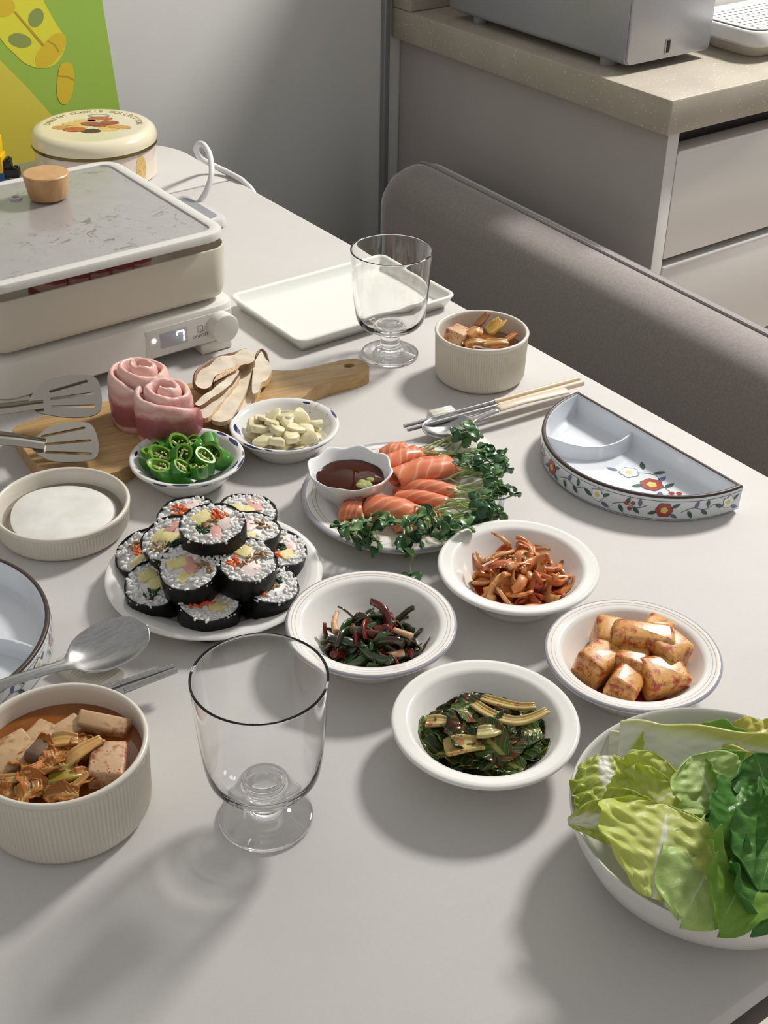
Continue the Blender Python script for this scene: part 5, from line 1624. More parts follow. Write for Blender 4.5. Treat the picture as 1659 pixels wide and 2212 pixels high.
# --- cubed radish kimchi
LIFT = []
M_RAD = sauced('radish_kimchi', 'D6964A', 'E0B46C', 'AE3A0E', 0.58, True, 0.32, 0.08, 80)
def radish(label, px, py, z, size, rot, seed):
    rng = random.Random(seed)
    sx, sy, sz = size
    vs, fs = rbox(-sx / 2, sx / 2, -sy / 2, sy / 2, -sz / 2, sz / 2, 0.0036)
    q = [rng.uniform(-0.12, 0.12) for _ in range(6)]
    vs = [(x * (1 + q[0] * y / sy + q[1] * z_ / sz) + 0.0006 * noise.noise(Vector((x, y, z_)) * 150), y * (1 + q[2] * x / sx + q[3] * z_ / sz), z_ * (1 + q[4] * x / sx + q[5] * y / sy)) for x, y, z_ in vs]
    o = mk('radish_kimchi_cube', vs, fs, M_RAD, loc=T(px, py, z), rot=rot, angle=50)
    LIFT.append((o, C_RADISH))
    return tag(o, label, 'radish kimchi', 'radish kimchi cubes')
radish('radish kimchi block at the left end of the heap, broad pale face', 1276, 1447, 0.020, (0.031, 0.024, 0.024), (0.2, 0.1, 0.2), 1)
radish('radish kimchi block at the back left, red spice on its top', 1312, 1392, 0.022, (0.024, 0.022, 0.026), (0.1, -0.15, 0.9), 2)
radish('radish kimchi block in the centre of the heap, half dark red', 1362, 1430, 0.024, (0.032, 0.022, 0.022), (0.15, 0.15, 0.55), 3)
radish('longest radish kimchi stick lying across the top of the heap', 1388, 1380, 0.034, (0.045, 0.020, 0.020), (0.2, 0.05, -0.70), 4)
radish('radish kimchi piece at the far back mostly hidden by the long stick', 1424, 1373, 0.024, (0.024, 0.02, 0.022), (0.1, 0.2, 0.4), 5)
radish('radish kimchi block at the right end with dark flecks', 1444, 1424, 0.022, (0.026, 0.022, 0.024), (0.2, 0.0, 0.1), 6)
radish('radish kimchi wedge at the front of the bowl with red paste dab', 1351, 1486, 0.019, (0.034, 0.022, 0.018), (0.35, 0.1, 0.5), 7)
radish('radish kimchi block at the front right, coarse red top', 1434, 1478, 0.018, (0.032, 0.026, 0.020), (0.25, 0.1, -0.3), 8)
rc = T(1365, 1450, 0.012)
o = lathe_obj('kimchi_juice', [(0, 0.0122), (0.034, 0.0122), (0.0352, 0.0118), (0.0300, 0.0088), (0.022, 0.0066), (0, 0.0064)], M_SAUCE, None, 56, loc=(C_RADISH[0], C_RADISH[1], 0), angle=60)
tag(o, 'red kimchi juice pooled under the radish cubes', 'juice')

# --- generic strands
PILE = []
def arc_strand(rng, R, ang, w, flat, n=14, wav=0.15):
    pts = []
    for i in range(n + 1):
        f = i / n
        a = (f - 0.5) * ang
        pts.append(Vector((R * sin(a), R * (cos(a) - 1) , wav * R * sin(f * 7 + R * 900))))
    rad = [w * (0.55 + 0.45 * sin(pi * (0.12 + 0.76 * i / n))) for i in range(n + 1)]
    return tube(pts, rad, 8, flat, up=(0, 1, 0))
BOWL_IN = [(0, 0.006), (0.022, 0.0062), (0.030, 0.0085), (0.038, 0.0145), (0.045, 0.0225), (0.049, 0.0278), (0.06, 0.031), (0.2, 0.031)]
def bowl_z(r, prof=BOWL_IN):
    for (r0, z0), (r1, z1) in zip(prof, prof[1:]):
        if r <= r1: return z0 + (z1 - z0) * (r - r0) / (r1 - r0)
    return prof[-1][1]
def settle(o, c, prof=BOWL_IN, gap=0.0010, rmax=0.043):
    """lift the points of a piece that would lie under the bowl's inner face"""
    bpy.context.view_layer.update()
    mw = o.matrix_world.copy(); inv = mw.inverted()
    for v in o.data.vertices:
        p = mw @ v.co
        rr = sqrt((p.x - c[0]) ** 2 + (p.y - c[1]) ** 2)
        if rr > rmax:
            k = (rmax + 0.15 * (rr - rmax)) / rr
            p.x = c[0] + (p.x - c[0]) * k; p.y = c[1] + (p.y - c[1]) * k
            v.co = inv @ p
        z = bowl_z(sqrt((p.x - c[0]) ** 2 + (p.y - c[1]) ** 2), prof) + gap
        if p.z < z:
            p.z = z
            v.co = inv @ p
def lift(o, c, prof=BOWL_IN, gap=0.0006):
    bpy.context.view_layer.update()
    far = max(((o.matrix_world @ v.co) - Vector((c[0], c[1], 0))).xy.length for v in o.data.vertices)
    if far > 0.0445:
        w = Vector((o.location.x - c[0], o.location.y - c[1], 0)).normalized()
        o.location -= w * (far - 0.0445)
        bpy.context.view_layer.update()
    d = 0
    for v in o.data.vertices:
        p = o.matrix_world @ v.co
        d = max(d, bowl_z(sqrt((p.x - c[0]) ** 2 + (p.y - c[1]) ** 2), prof) + gap - p.z)
    o.location.z += min(d, 0.005)
def strand_pile(name, labels, cat, group, centre, rm, z0, hm, n, mats, seed, Rr, angr, wr, flatr, mind=0.0, tilt=0.6, bowl=None):
    rng = random.Random(seed)
    P = mound(centre, rm, z0, hm, n, rng, mind)
    for i, p in enumerate(P):
        vs, fs = arc_strand(rng, rng.uniform(*Rr), rng.uniform(*angr), rng.uniform(*wr), rng.uniform(*flatr))
        R_ = rmat(rng, tilt)
        cen = sum((Vector(v) for v in vs), Vector()) / len(vs)
        vs = [R_ @ (Vector(v) - cen) for v in vs]
        # keep within the bowl: no vertex under the curved floor
        o = mk(name, vs, fs, mats[rng.randrange(len(mats))], loc=p, angle=180)
        tag(o, labels[i % len(labels)], cat, group)
        if bowl: PILE.append((o, bowl))

# --- onion kimchi
MO = [sauced('onion_kimchi_a', 'CF8040', 'D8944E', 'A23A14', 0.5, True, 0.34, 0.25), sauced('onion_kimchi_b', 'C46A30', 'B85624', '92280E', 0.6, True, 0.34, 0.2), sauced('onion_kimchi_c', 'D6A468', 'CE8E4C', 'AE4A1C', 0.4, True, 0.34, 0.3)]
oc = T(1130, 1243, 0.02)
strand_pile('onion_kimchi_strip', ['curved orange onion strip in red sauce in the plain white bowl'], 'onion kimchi', 'onion kimchi strips', oc, 0.031, 0.0125, 0.021, 44, MO, 31, (0.010, 0.018), (1.5, 3.4), (0.0034, 0.0052), (0.30, 0.55), 0.0068, 0.6, C_ONION)
b = B()
for i, (px, py, qx, qy) in enumerate(((1062, 1150, 1102, 1178), (1028, 1192, 1040, 1216), (1040, 1215, 1120, 1188))):
    vs, fs = tube([T(px, py, 0.036 - 0.004 * i), T((px + qx) / 2, (py + qy) / 2 - 3, 0.036), T(qx, qy, 0.033)], [0.0008, 0.0020, 0.0024], 8, 0.7)
    o = mk('onion_kimchi_strip', vs, fs, MO[2], angle=180)
    tag(o, ('pale onion strip sticking up at the back of the onion kimchi', 'short pale onion tip poking out at the left of the onion kimchi', 'straight pale onion strip lying on top of the onion kimchi')[i], 'onion kimchi', 'onion kimchi strips')
M_SES = mat('sesame_seed', 'E0C998', 0.4)
vs, fs = ellipsoid((0, 0, 0), (0.0013, 0.0008, 0.0005))
sesm = bpy.data.meshes.new('sesame_seed'); sesm.from_pydata([tuple(v) for v in vs], [], fs); sesm.materials.append(M_SES); sesm.shade_smooth()
rng = random.Random(2)
for i in range(26):
    p = T(1118 + rng.gauss(0, 22), 1205 + rng.gauss(0, 9), 0.0365)
    o = bpy.data.objects.new('sesame_seed', sesm); link(o)
    o.location = (p.x, p.y, 0.0355 + rng.uniform(-0.001, 0.001)); o.rotation_euler = rmat(rng, 0.5).to_euler()
    tag(o, 'tiny sesame seed sprinkled on the onion kimchi', 'sesame seed', 'sesame seeds on the onion kimchi')
o = lathe_obj('kimchi_juice', [(0, 0.0112), (0.033, 0.0112), (0.0342, 0.0108), (0.0300, 0.0088), (0.022, 0.0066), (0, 0.0064)], M_SAUCE, None, 56, loc=(C_ONION[0], C_ONION[1], 0), angle=60)
tag(o, 'red kimchi juice pooled under the onion strips', 'juice')

# --- chive kimchi
MC = [sauced('chive_dark', '1C2A16', '2E4222', '4A140C', 0.55, False, 0.18), sauced('chive_green', '3A5226', '2B3F1C', '5A1A0E', 0.4, False, 0.18), sauced('chive_red', '6A1E10', '43160E', '7E2413', 0.6, True, 0.2)]
cc = T(808, 1390, 0.02)
strand_pile('chive_kimchi_strand', ['dark glossy seasoned chive strand in the striped bowl'], 'chive kimchi', 'chive kimchi strands', cc, 0.027, 0.0115, 0.022, 84, MC, 33, (0.012, 0.026), (1.2, 2.8), (0.0026, 0.0046), (0.25, 0.5), 0.0050, 0.5, C_CHIVE)
MCW = sauced('chive_white_stalk', 'D8B58C', 'CFA27A', '9C3A1E', 0.35, False)
for i, (pts, w, lab) in enumerate(((((728, 1322), (722, 1345), (727, 1365)), 0.0032, 'pink chive stalk tip standing at the back left of the chive heap'), (((825, 1352), (850, 1360), (890, 1375)), 0.0030, 'pale chive stalk lying across the right of the chive heap'), (((790, 1408), (830, 1415), (872, 1410)), 0.0032, 'yellowish chive stalk at the front of the chive heap'), (((730, 1425), (760, 1434), (780, 1438)), 0.0028, 'pale chive stalk end at the front left of the chive heap'), (((820, 1320), (835, 1332), (850, 1348)), 0.0020, 'thin yellow-green chive blade on top of the chive heap'))):
    P = smooth_poly([T(x, y, (0.026, 0.032, 0.024, 0.014, 0.036)[i]) for x, y in pts], 5, False)
    vs, fs = tube(P, [w * (0.55 + 0.45 * k / (len(P) - 1)) for k in range(len(P))], 10, 0.75)
    o = mk('chive_kimchi_strand', vs, fs, MCW if i < 4 else MC[1], angle=180); tag(o, lab, 'chive kimchi', 'chive kimchi strands')
P = [T(700, 1375, 0.020), T(703, 1395, 0.018), T(712, 1405, 0.016)]
vs, fs = tube(P, [0.0012, 0.0022, 0.0022], 8, 0.5); o = mk('chive_kimchi_strand', vs, fs, MC[1], angle=180); tag(o, 'green chive tip poking out at the left of the chive heap', 'chive kimchi', 'chive kimchi strands')

# --- leaves
def leaf_shape(L, W, seed, ruffle=0.006, rf=5.0, cup=0.4, bend=0.6, blister=0.0015, base=0.25, tipw=0.68, nx=24, ny=34, fold=0.0):
    """leaf along +x, base at the origin, face up"""
    def fn(u, v):
        q = u * 2 - 1
        side = 1.0 if q > 0 else -1.0
        prof = base + (1 - base) * min(1, v / 0.45) ** 0.9
        if v > tipw: prof *= sqrt(max(0.0012, 1 - ((v - tipw) / (1 - tipw)) ** 2))
        hw = W / 2 * prof * (1 + 0.10 * noise.noise(Vector((v * 6 + seed, side * 3, seed * 0.7))))
        a = bend * v
        x = L * (sin(a) / bend if abs(bend) > 1e-3 else v); z = -L * ((1 - cos(a)) / bend if abs(bend) > 1e-3 else 0)
        r = ruffle * abs(q) ** 1.8 * min(1, v * 3) * (1.7 * noise.noise(Vector((v * rf * 1.3 + seed * 5.1, side * 4, 0.3))) + 0.35 * abs(q) ** 2 * sin(v * rf * 10 + seed + side))
        bl = blister * (noise.noise(Vector((u * 8 + seed, v * 10, seed))) + 0.5 * noise.noise(Vector((u * 19, v * 22 + seed, seed)))) * min(1, abs(q) * 4)
        y = q * hw + ruffle * 0.6 * q * abs(q) * noise.noise(Vector((v * rf * 1.6, side * 7, seed)))
        zz = z + cup * hw * q * q + r + bl
        if fold: zz += fold * abs(q) * hw
        return (x, y, zz)
    return grid(nx, ny, fn)
def leaf_material(name, rim, blade, rib, ribw=0.10, ribend=1.0, rough=0.32, translucent=0.3, veins=0.35, sauce=None):
    m, nt, bs = nodes_of(name)
    uv = nt.nodes.new('ShaderNodeTexCoord')
    sep = nt.nodes.new('ShaderNodeSeparateXYZ'); nt.links.new(uv.outputs['UV'], sep.inputs[0])
    q = math_n(nt, 'ABSOLUTE', math_n(nt, 'MULTIPLY_ADD', sep.outputs[0], 2.0, -1.0))
    v = sep.outputs[1]
    ob = tex(nt)
    n = noise_tex(nt, ob, 70, 4, 0.6)
    blade_c = ramp(nt, math_n(nt, 'ADD', math_n(nt, 'MULTIPLY', q, 0.55), math_n(nt, 'ADD', math_n(nt, 'MULTIPLY', v, 0.35), math_n(nt, 'MULTIPLY_ADD', n, 0.5, -0.25))), [(0.15, H(blade)), (0.85, H(rim))])
    # rib narrows towards the tip
    rw = math_n(nt, 'MULTIPLY', math_n(nt, 'MULTIPLY_ADD', v, -1.0 / ribend, 1.0), ribw * 2)
    d = math_n(nt, 'DIVIDE', q, math_n(nt, 'MAXIMUM', rw, 0.004))
    ribm = ramp(nt, d, [(0.55, (1, 1, 1)), (1.0, (0, 0, 0))])
    # side veins
    s = math_n(nt, 'SINE', math_n(nt, 'MULTIPLY', math_n(nt, 'SUBTRACT', v, math_n(nt, 'MULTIPLY', q, 0.28)), 48.0))
    vein = math_n(nt, 'MULTIPLY', ramp(nt, s, [(0.90, (0, 0, 0)), (1.0, (1, 1, 1))]), veins)
    c = mixc(nt, vein, blade_c, H(rib))
    c = mixc(nt, ribm, c, H(rib))
    if sauce:
        pat = ramp(nt, noise_tex(nt, ob, 90, 4, 0.65, 0.4), [(0.55, (0, 0, 0)), (0.66, (1, 1, 1))])
        c = mixc(nt, math_n(nt, 'MULTIPLY', pat, 0.8), c, H(sauce))
    nt.links.new(c, bs.inputs['Base Color'])
    bs.inputs['Roughness'].default_value = rough
    bs.inputs['Specular IOR Level'].default_value = 0.35
    bump(nt, bs, math_n(nt, 'ADD', math_n(nt, 'MULTIPLY', s, 0.2), noise_tex(nt, ob, 110, 4, 0.6)), 0.45, 0.0016)
    if translucent:
        tr = nt.nodes.new('ShaderNodeBsdfTranslucent'); nt.links.new(c, tr.inputs[0])
        mx = nt.nodes.new('ShaderNodeMixShader'); mx.inputs[0].default_value = translucent
        nt.links.new(bs.outputs[0], mx.inputs[1]); nt.links.new(tr.outputs[0], mx.inputs[2])
        nt.links.new(mx.outputs[0], nt.nodes['Material Output'].inputs[0])
    return m
def put_leaf(name, label, cat, group, p0, p1, W, matl, seed, up=(0, 0, 1), solid=0.0007, lscale=1.0, **k):
    p0, p1 = Vector(p0), Vector(p1)
    L = (p1 - p0).length * lscale
    vs, fs, uv = leaf_shape(L, W, seed, **k)
    # rotate so that the chord base->tip lies along x
    bend = k.get('bend', 0.6)
    tip = Vector((L * (sin(bend) / bend if abs(bend) > 1e-3 else 1), 0, -L * ((1 - cos(bend)) / bend if abs(bend) > 1e-3 else 0)))
    Rm = Matrix.Rotation(-atan2(-tip.z, tip.x), 3, 'Y')
    vs = [Rm @ v for v in vs]
    o = mk(name, vs, fs, matl, uv=uv, solid=solid, off=0, subsurf=1, angle=180)
    o.matrix_world = frame_mw(p0, p1 - p0, up)
    ALL_LEAVES.append((o, cat))
    return tag(o, label, cat, group)
ALL_LEAVES = []

# --- leafy green kimchi
ML1 = leaf_material('kimchi_green_leaf', '22361A', '33491F', '8A8A45', 0.10, 1.2, 0.25, 0.05, 0.5, '6A2812')
ML2 = leaf_material('kimchi_mid_leaf', '3A5424', '4C6428', 'A8A45A', 0.12, 1.2, 0.25, 0.05, 0.5, '7A3416')
MST = sauced('kimchi_pale_stem', 'B59A4E', 'C4B070', '9A4A1A', 0.35, True)
gc = T(1045, 1590, 0.02)
rng = random.Random(17)
P = mound(gc, 0.031, 0.0125, 0.015, 30, rng, 0.0088)
for i, p in enumerate(P):
    a = rng.uniform(0, 6.28); L = rng.uniform(0.028, 0.042)
    d = Vector((cos(a), sin(a), rng.uniform(-0.2, 0.25)))
    nx_ = Vector((rng.uniform(-0.5, 0.5), rng.uniform(-0.6, 0.4), 1))
    o = put_leaf('green_kimchi_leaf', 'crinkled dark green seasoned leaf in the plain front bowl', 'green kimchi', 'green kimchi leaves', p - d * L * 0.5, p + d * L * 0.5, rng.uniform(0.020, 0.032), ML1 if i % 3 else ML2, i, nx_, ruffle=0.004, rf=4, cup=0.35, bend=rng.uniform(0.3, 1.2), blister=0.002, base=0.5, tipw=0.7, nx=10, ny=14)
    PILE.append((o, C_GREEN))
def stem_piece(label, pts, zs, w, th, matl, name='seasoned_cabbage_piece', cat='green kimchi', grp='green kimchi stems', curl=0.4):
    P = smooth_poly([T(x, y, z) for (x, y), z in zip(pts, zs)], 5, False)
    def fn(u, v):
        f = v * (len(P) - 1); i = min(int(f), len(P) - 2); p = P[i].lerp(P[i + 1], f - i)
        d = (P[i + 1] - P[i]).normalized()
        s = d.cross(Vector((0, 0, 1))).normalized()
        q = u * 2 - 1
        return p + s * (q * w / 2 * (0.85 + 0.15 * sin(v * 5))) + Vector((0, 0, curl * w * 0.5 * q * q + 0.0006 * sin(u * 20)))
    vs, fs, uv = grid(8, 12, fn)
    o = mk(name, vs, fs, matl, uv=uv, solid=th, off=0, subsurf=1, angle=180)
    return tag(o, label, cat, grp)
stem_piece('long yellow curved stem lying on top of the green kimchi', [(1022, 1520), (1060, 1545), (1110, 1560), (1150, 1552), (1184, 1535)], [0.030, 0.032, 0.033, 0.033, 0.034], 0.0085, 0.0025, MST)
stem_piece('second yellow stem strip behind the long curved one', [(1040, 1508), (1080, 1520), (1120, 1528), (1158, 1527)], [0.029, 0.031, 0.031, 0.030], 0.008, 0.0025, MST)
stem_piece('broad ochre stem chunk at the front left of the green kimchi', [(960, 1622), (1000, 1612), (1045, 1610)], [0.025, 0.028, 0.027], 0.017, 0.003, MST)
stem_piece('short pale stem piece in the middle of the green kimchi', [(1030, 1585), (1058, 1582), (1085, 1576)], [0.033, 0.035, 0.032], 0.011, 0.003, sauced('kimchi_light_stem', 'C2B77A', 'A9A45C', '8F5A24', 0.2, False))
stem_piece('orange-stained stem piece at the left of the green kimchi', [(922, 1562), (945, 1560), (975, 1562)], [0.024, 0.027, 0.027], 0.011, 0.003, MST)

# --- stew in the near bowl
M_BROTH = mat('red_brown_broth', '7A4214', 0.08, '94581C', 25, coat=0.3)
M_TOFU = sauced('stew_tofu', 'B8946A', 'C4A47C', '96602F', 0.5, False, 0.5, 0.2)
M_TOFUS = sauced('stew_tofu_spiced', 'C09A70', 'CAA882', '944A20', 0.55, True, 0.5, 0.2)
M_KIMC = sauced('stew_kimchi', 'B5803C', 'C29A56', '8A4A1C', 0.3, False)
M_KIMG = sauced('stew_green', '8A7A22', '9A8A34', '7A5A1C', 0.3, False)
M_MEAT = mat('stew_meat', '5C4534', 0.45, '70563F', 90, bmp=(200, 0.4))
ZB = 0.0415
o = lathe_obj('stew_broth', [(0, ZB), (0.0490, ZB), (0.0505, ZB - 0.0004), (0.0478, 0.012), (0.0440, 0.0075), (0, 0.0065)], M_BROTH, None, 64, loc=(C_NEAR[0], C_NEAR[1], 0), angle=60)
tag(o, 'orange-brown stew broth filling the tall ribbed bowl', 'broth')
def chunk(name, label, cat, grp, px, py, z, size, rot, matl, seed, bev=0.0018):
    rng = random.Random(seed)
    sx, sy, sz = size
    vs, fs = rbox(-sx / 2, sx / 2, -sy / 2, sy / 2, -sz / 2, sz / 2, bev)
    q = [rng.uniform(-0.10, 0.10) for _ in range(4)]
    vs = [(x * (1 + q[0] * y / sy), y * (1 + q[1] * x / sx), zz * (1 + q[2] * x / sx) + 0.0007 * noise.noise(Vector((x, y, seed)) * 120)) for x, y, zz in vs]
    o = mk(name, vs, fs, matl, loc=T(px, py, z), rot=rot, angle=50)
    return tag(o, label, cat, grp)
gt = 'tofu pieces in the near stew'
chunk('tofu_piece', 'speckled tofu block at the right of the near stew', 'tofu', gt, 232, 1655, 0.045, (0.030, 0.022, 0.016), (0.1, 0.05, 1.05), M_TOFUS, 1)
chunk('tofu_piece', 'slim tofu bar leaning at the back rim of the near stew', 'tofu', gt, 224, 1566, 0.046, (0.033, 0.012, 0.010), (0.3, 0.15, -0.75), M_TOFU, 2)
chunk('tofu_piece', 'large tofu block at the left edge of the near stew', 'tofu', gt, 22, 1640, 0.044, (0.034, 0.026, 0.014), (0.1, -0.05, 0.1), M_TOFU, 3)
chunk('tofu_piece', 'tofu block behind the dark meat in the near stew', 'tofu', gt, 82, 1600, 0.044, (0.026, 0.016, 0.012), (0.1, 0.0, 0.5), M_TOFU, 4)
chunk('tofu_piece', 'tofu piece behind the kimchi in the near stew', 'tofu', gt, 142, 1584, 0.043, (0.024, 0.014, 0.012), (0.15, 0.0, 0.2), M_TOFU, 5)
chunk('meat_piece', 'dark brown meat piece in the near stew', 'meat', None, 85, 1628, 0.049, (0.017, 0.014, 0.010), (0.2, 0.1, 0.6), M_MEAT, 6, 0.003)
gk = 'kimchi pieces in the near stew'
stem_piece('translucent kimchi cabbage stalk on top of the near stew', [(140, 1655), (165, 1632), (195, 1612), (222, 1598)], [0.050, 0.054, 0.054, 0.053], 0.010, 0.0025, M_KIMC, 'stew_kimchi', 'kimchi', gk)
stem_piece('kimchi cabbage leaf behind the stalk in the near stew', [(110, 1605), (140, 1600), (170, 1602)], [0.050, 0.052, 0.050], 0.014, 0.0025, M_KIMC, 'stew_kimchi', 'kimchi', gk)
stem_piece('olive green cabbage piece in the middle of the near stew', [(105, 1685), (140, 1675), (175, 1672)], [0.048, 0.050, 0.047], 0.015, 0.004, M_KIMG, 'stew_kimchi', 'kimchi', gk)
stem_piece('long onion strip curving along the front of the near stew', [(98, 1706), (130, 1706), (162, 1698), (192, 1668)], [0.049, 0.050, 0.050, 0.052], 0.0055, 0.0025, M_KIMC, 'stew_kimchi', 'kimchi', gk)
stem_piece('pale onion strip beside the dark meat in the near stew', [(45, 1668), (75, 1660), (108, 1640)], [0.050, 0.052, 0.051], 0.006, 0.0025, MO[2], 'stew_kimchi', 'kimchi', gk)
stem_piece('orange kimchi leaf at the left edge of the near stew', [(-10, 1690), (20, 1688), (45, 1680)], [0.046, 0.048, 0.048], 0.010, 0.0025, M_KIMC, 'stew_kimchi', 'kimchi', gk)
for i, (x0, y0, x1, y1) in enumerate(((50, 1680, 54, 1735), (62, 1685, 66, 1728), (85, 1690, 80, 1722), (40, 1700, 32, 1722))):
    stem_piece('mushroom stem strand hanging at the front of the near stew, number %d from the bowl middle' % (i + 1) if False else ('thick mushroom strand at the front of the near stew', 'dark mushroom strand at the front of the near stew', 'short mushroom strand at the front of the near stew', 'leftmost mushroom strand at the front of the near stew')[i], [(x0, y0), ((x0 + x1) / 2 + 2, (y0 + y1) / 2), (x1, y1)], [0.050, 0.049, 0.046], 0.0042, 0.003, (M_KIMC, M_MEAT, M_KIMC, M_KIMG)[i], 'stew_mushroom', 'mushroom', 'mushroom strands in the near stew')

rng = random.Random(61)
MSL = [leaf_material('stew_leaf_a', 'B8702C', 'C98C46', 'DDB070', 0.16, 1.2, 0.38, 0.25, 0.3), leaf_material('stew_leaf_b', 'A06026', 'B47A38', 'CC9C5A', 0.16, 1.2, 0.38, 0.25, 0.3)]
for i, (px, py, a) in enumerate(((120, 1640, 0.4), (150, 1650, 1.2), (70, 1690, 2.0), (110, 1665, 2.8), (175, 1690, 0.2), (20, 1700, 1.0), (60, 1720, 0.5), (130, 1720, 2.6), (95, 1610, 1.7), (180, 1615, 0.9), (45, 1655, 2.3), (10, 1725, 0.2))):
    p = T(px, py, 0.0455 + 0.004 * (1 - abs(px - 110) / 120))
    d = Vector((cos(a), sin(a), rng.uniform(-0.15, 0.25))) * rng.uniform(0.008, 0.013)
    put_leaf('stew_kimchi', 'limp orange-brown kimchi leaf among the tofu in the near stew', 'kimchi', 'limp kimchi leaves in the near stew', p - d, p + d, rng.uniform(0.010, 0.016), MSL[i % 2], 90 + i, (rng.uniform(-0.5, 0.5), rng.uniform(-0.5, 0.3), 1), solid=0.0012, ruffle=0.004, rf=4, cup=0.5, bend=rng.uniform(0.4, 1.2), blister=0.002, base=0.6, nx=10, ny=12)

# --- stew in the far bowl
o = lathe_obj('stew_broth', [(0, 0.032), (0.0408, 0.032), (0.0415, 0.0316), (0.040, 0.012), (0.036, 0.0075), (0, 0.0065)], M_BROTH, None, 56, loc=(C_FAR[0], C_FAR[1], 0), angle=60)
tag(o, 'orange-brown stew broth in the small far ribbed bowl', 'broth')
chunk('tofu_piece', 'triangular spiced tofu piece in the small far bowl', 'tofu', 'pieces in the far stew', 990, 724, 0.042, (0.030, 0.020, 0.014), (0.2, 0.25, 0.5), M_TOFUS, 11)
gk = 'kimchi pieces in the far stew'
stem_piece('yellow ridged cabbage piece standing in the small far bowl', [(1055, 722), (1072, 706), (1085, 694)], [0.044, 0.050, 0.053], 0.017, 0.003, sauced('stew_yellow_cabbage', 'B58A32', 'C29A44', '9A6A24', 0.3, False), 'stew_kimchi', 'kimchi', gk)
stem_piece('brown kimchi leaf leaning at the back of the small far bowl', [(1030, 706), (1042, 692), (1055, 678)], [0.044, 0.049, 0.054], 0.010, 0.0025, sauced('stew_brown_leaf', '8A5A26', '9C6A30', '6E3A18', 0.4, False), 'stew_kimchi', 'kimchi', gk)
stem_piece('pinkish onion piece between tofu and cabbage in the far bowl', [(1012, 728), (1028, 716), (1042, 722)], [0.044, 0.048, 0.045], 0.012, 0.005, MO[2], 'stew_kimchi', 'kimchi', gk)
stem_piece('orange kimchi strip at the front of the small far bowl', [(1040, 745), (1070, 740), (1098, 742)], [0.040, 0.042, 0.040], 0.011, 0.004, M_KIMC, 'stew_kimchi', 'kimchi', gk)
stem_piece('folded kimchi piece in front of the tofu in the far bowl', [(1005, 745), (1025, 740), (1048, 738)], [0.040, 0.043, 0.041], 0.010, 0.004, M_KIMC, 'stew_kimchi', 'kimchi', gk)
stem_piece('pale stalk end at the right rim of the small far bowl', [(1090, 738), (1105, 728), (1115, 722)], [0.038, 0.042, 0.044], 0.007, 0.003, MO[2], 'stew_kimchi', 'kimchi', gk)

# --- salad leaves in the large bowl
MLA = leaf_material('lettuce_yellow_green', 'D3DE68', 'E4E992', 'F4F5E2', 0.09, 0.95, 0.42, 0.38, 0.25)
MLB = leaf_material('lettuce_light_green', 'C2DA80', 'D4E4A0', 'EDF2D6', 0.06, 0.95, 0.4, 0.38, 0.22)
MLC = leaf_material('lettuce_dark_green', '558C40', '6CA24E', 'AECA90', 0.05, 0.95, 0.36, 0.35, 0.15)
MLD = leaf_material('lettuce_mid_green', '8AB44C', 'A2C660', 'C8DAA0', 0.05, 0.95, 0.38, 0.45, 0.15)
MLN = leaf_material('napa_leaf', 'C9CB58', 'DDE0A0', 'F0F0E4', 0.62, 1.35, 0.35, 0.25, 0.2)
MLN2 = leaf_material('napa_small_leaf', 'A5B83A', 'C3CC66', 'F0F0E2', 0.20, 1.05, 0.35, 0.3, 0.5)
ga, gb, gd = 'napa cabbage leaves', 'pale lettuce leaves', 'dark lettuce leaves'
put_leaf('napa_cabbage_leaf', 'thick white napa cabbage leaf along the back of the salad bowl', 'cabbage', ga, T(1335, 1612, 0.050), T(1760, 1665, 0.050), 0.036, MLN, 3, (-0.35, -0.55, 0.8), 0.003, ruffle=0.002, rf=3, cup=0.25, bend=0.25, blister=0.001, base=0.85, tipw=0.85)
put_leaf('napa_cabbage_leaf', 'second white napa leaf tucked behind the thick one', 'cabbage', ga, T(1312, 1622, 0.040), T(1700, 1680, 0.038), 0.030, MLN, 4, (-0.3, -0.5, 0.8), 0.003, ruffle=0.002, rf=3, cup=0.2, bend=0.25, base=0.85, tipw=0.85)
put_leaf('napa_cabbage_leaf', 'yellow frilled napa leaf top at the back right of the bowl', 'cabbage', ga, T(1530, 1615, 0.045), T(1740, 1600, 0.046), 0.034, leaf_material('napa_frill', 'D0CC5A', 'DBD877', 'EEEBC6', 0.12, 1.0, 0.35, 0.3, 0.4), 5, (-0.2, -0.5, 0.85), 0.0012, ruffle=0.006, rf=5, cup=0.1, bend=0.3, base=0.3, blister=0.003)
put_leaf('napa_cabbage_leaf', 'third white napa rib below the thick one', 'cabbage', ga, T(1450, 1640, 0.046), T(1720, 1700, 0.046), 0.030, MLN, 6, (-0.3, -0.5, 0.8), 0.003, ruffle=0.002, rf=3, cup=0.25, bend=0.2, base=0.8, tipw=0.85)
put_leaf('napa_cabbage_leaf', 'small crinkled napa leaf with white rib at the left of the bowl', 'cabbage', ga, T(1302, 1632, 0.060), T(1322, 1756, 0.050), 0.044, MLN2, 7, (0.0, 0.0, 1), 0.0012, ruffle=0.005, rf=6, cup=-0.15, bend=0.5, base=0.45, tipw=0.8, blister=0.0035)
put_leaf('lettuce_leaf', 'ruffled yellow-green lettuce leaf between napa rib and broad pale leaf', 'lettuce', gb, T(1360, 1760, 0.045), T(1440, 1640, 0.066), 0.054, MLA, 8, (0.2, -0.5, 0.8), ruffle=0.007, rf=4, cup=0.3, bend=0.7, blister=0.003)
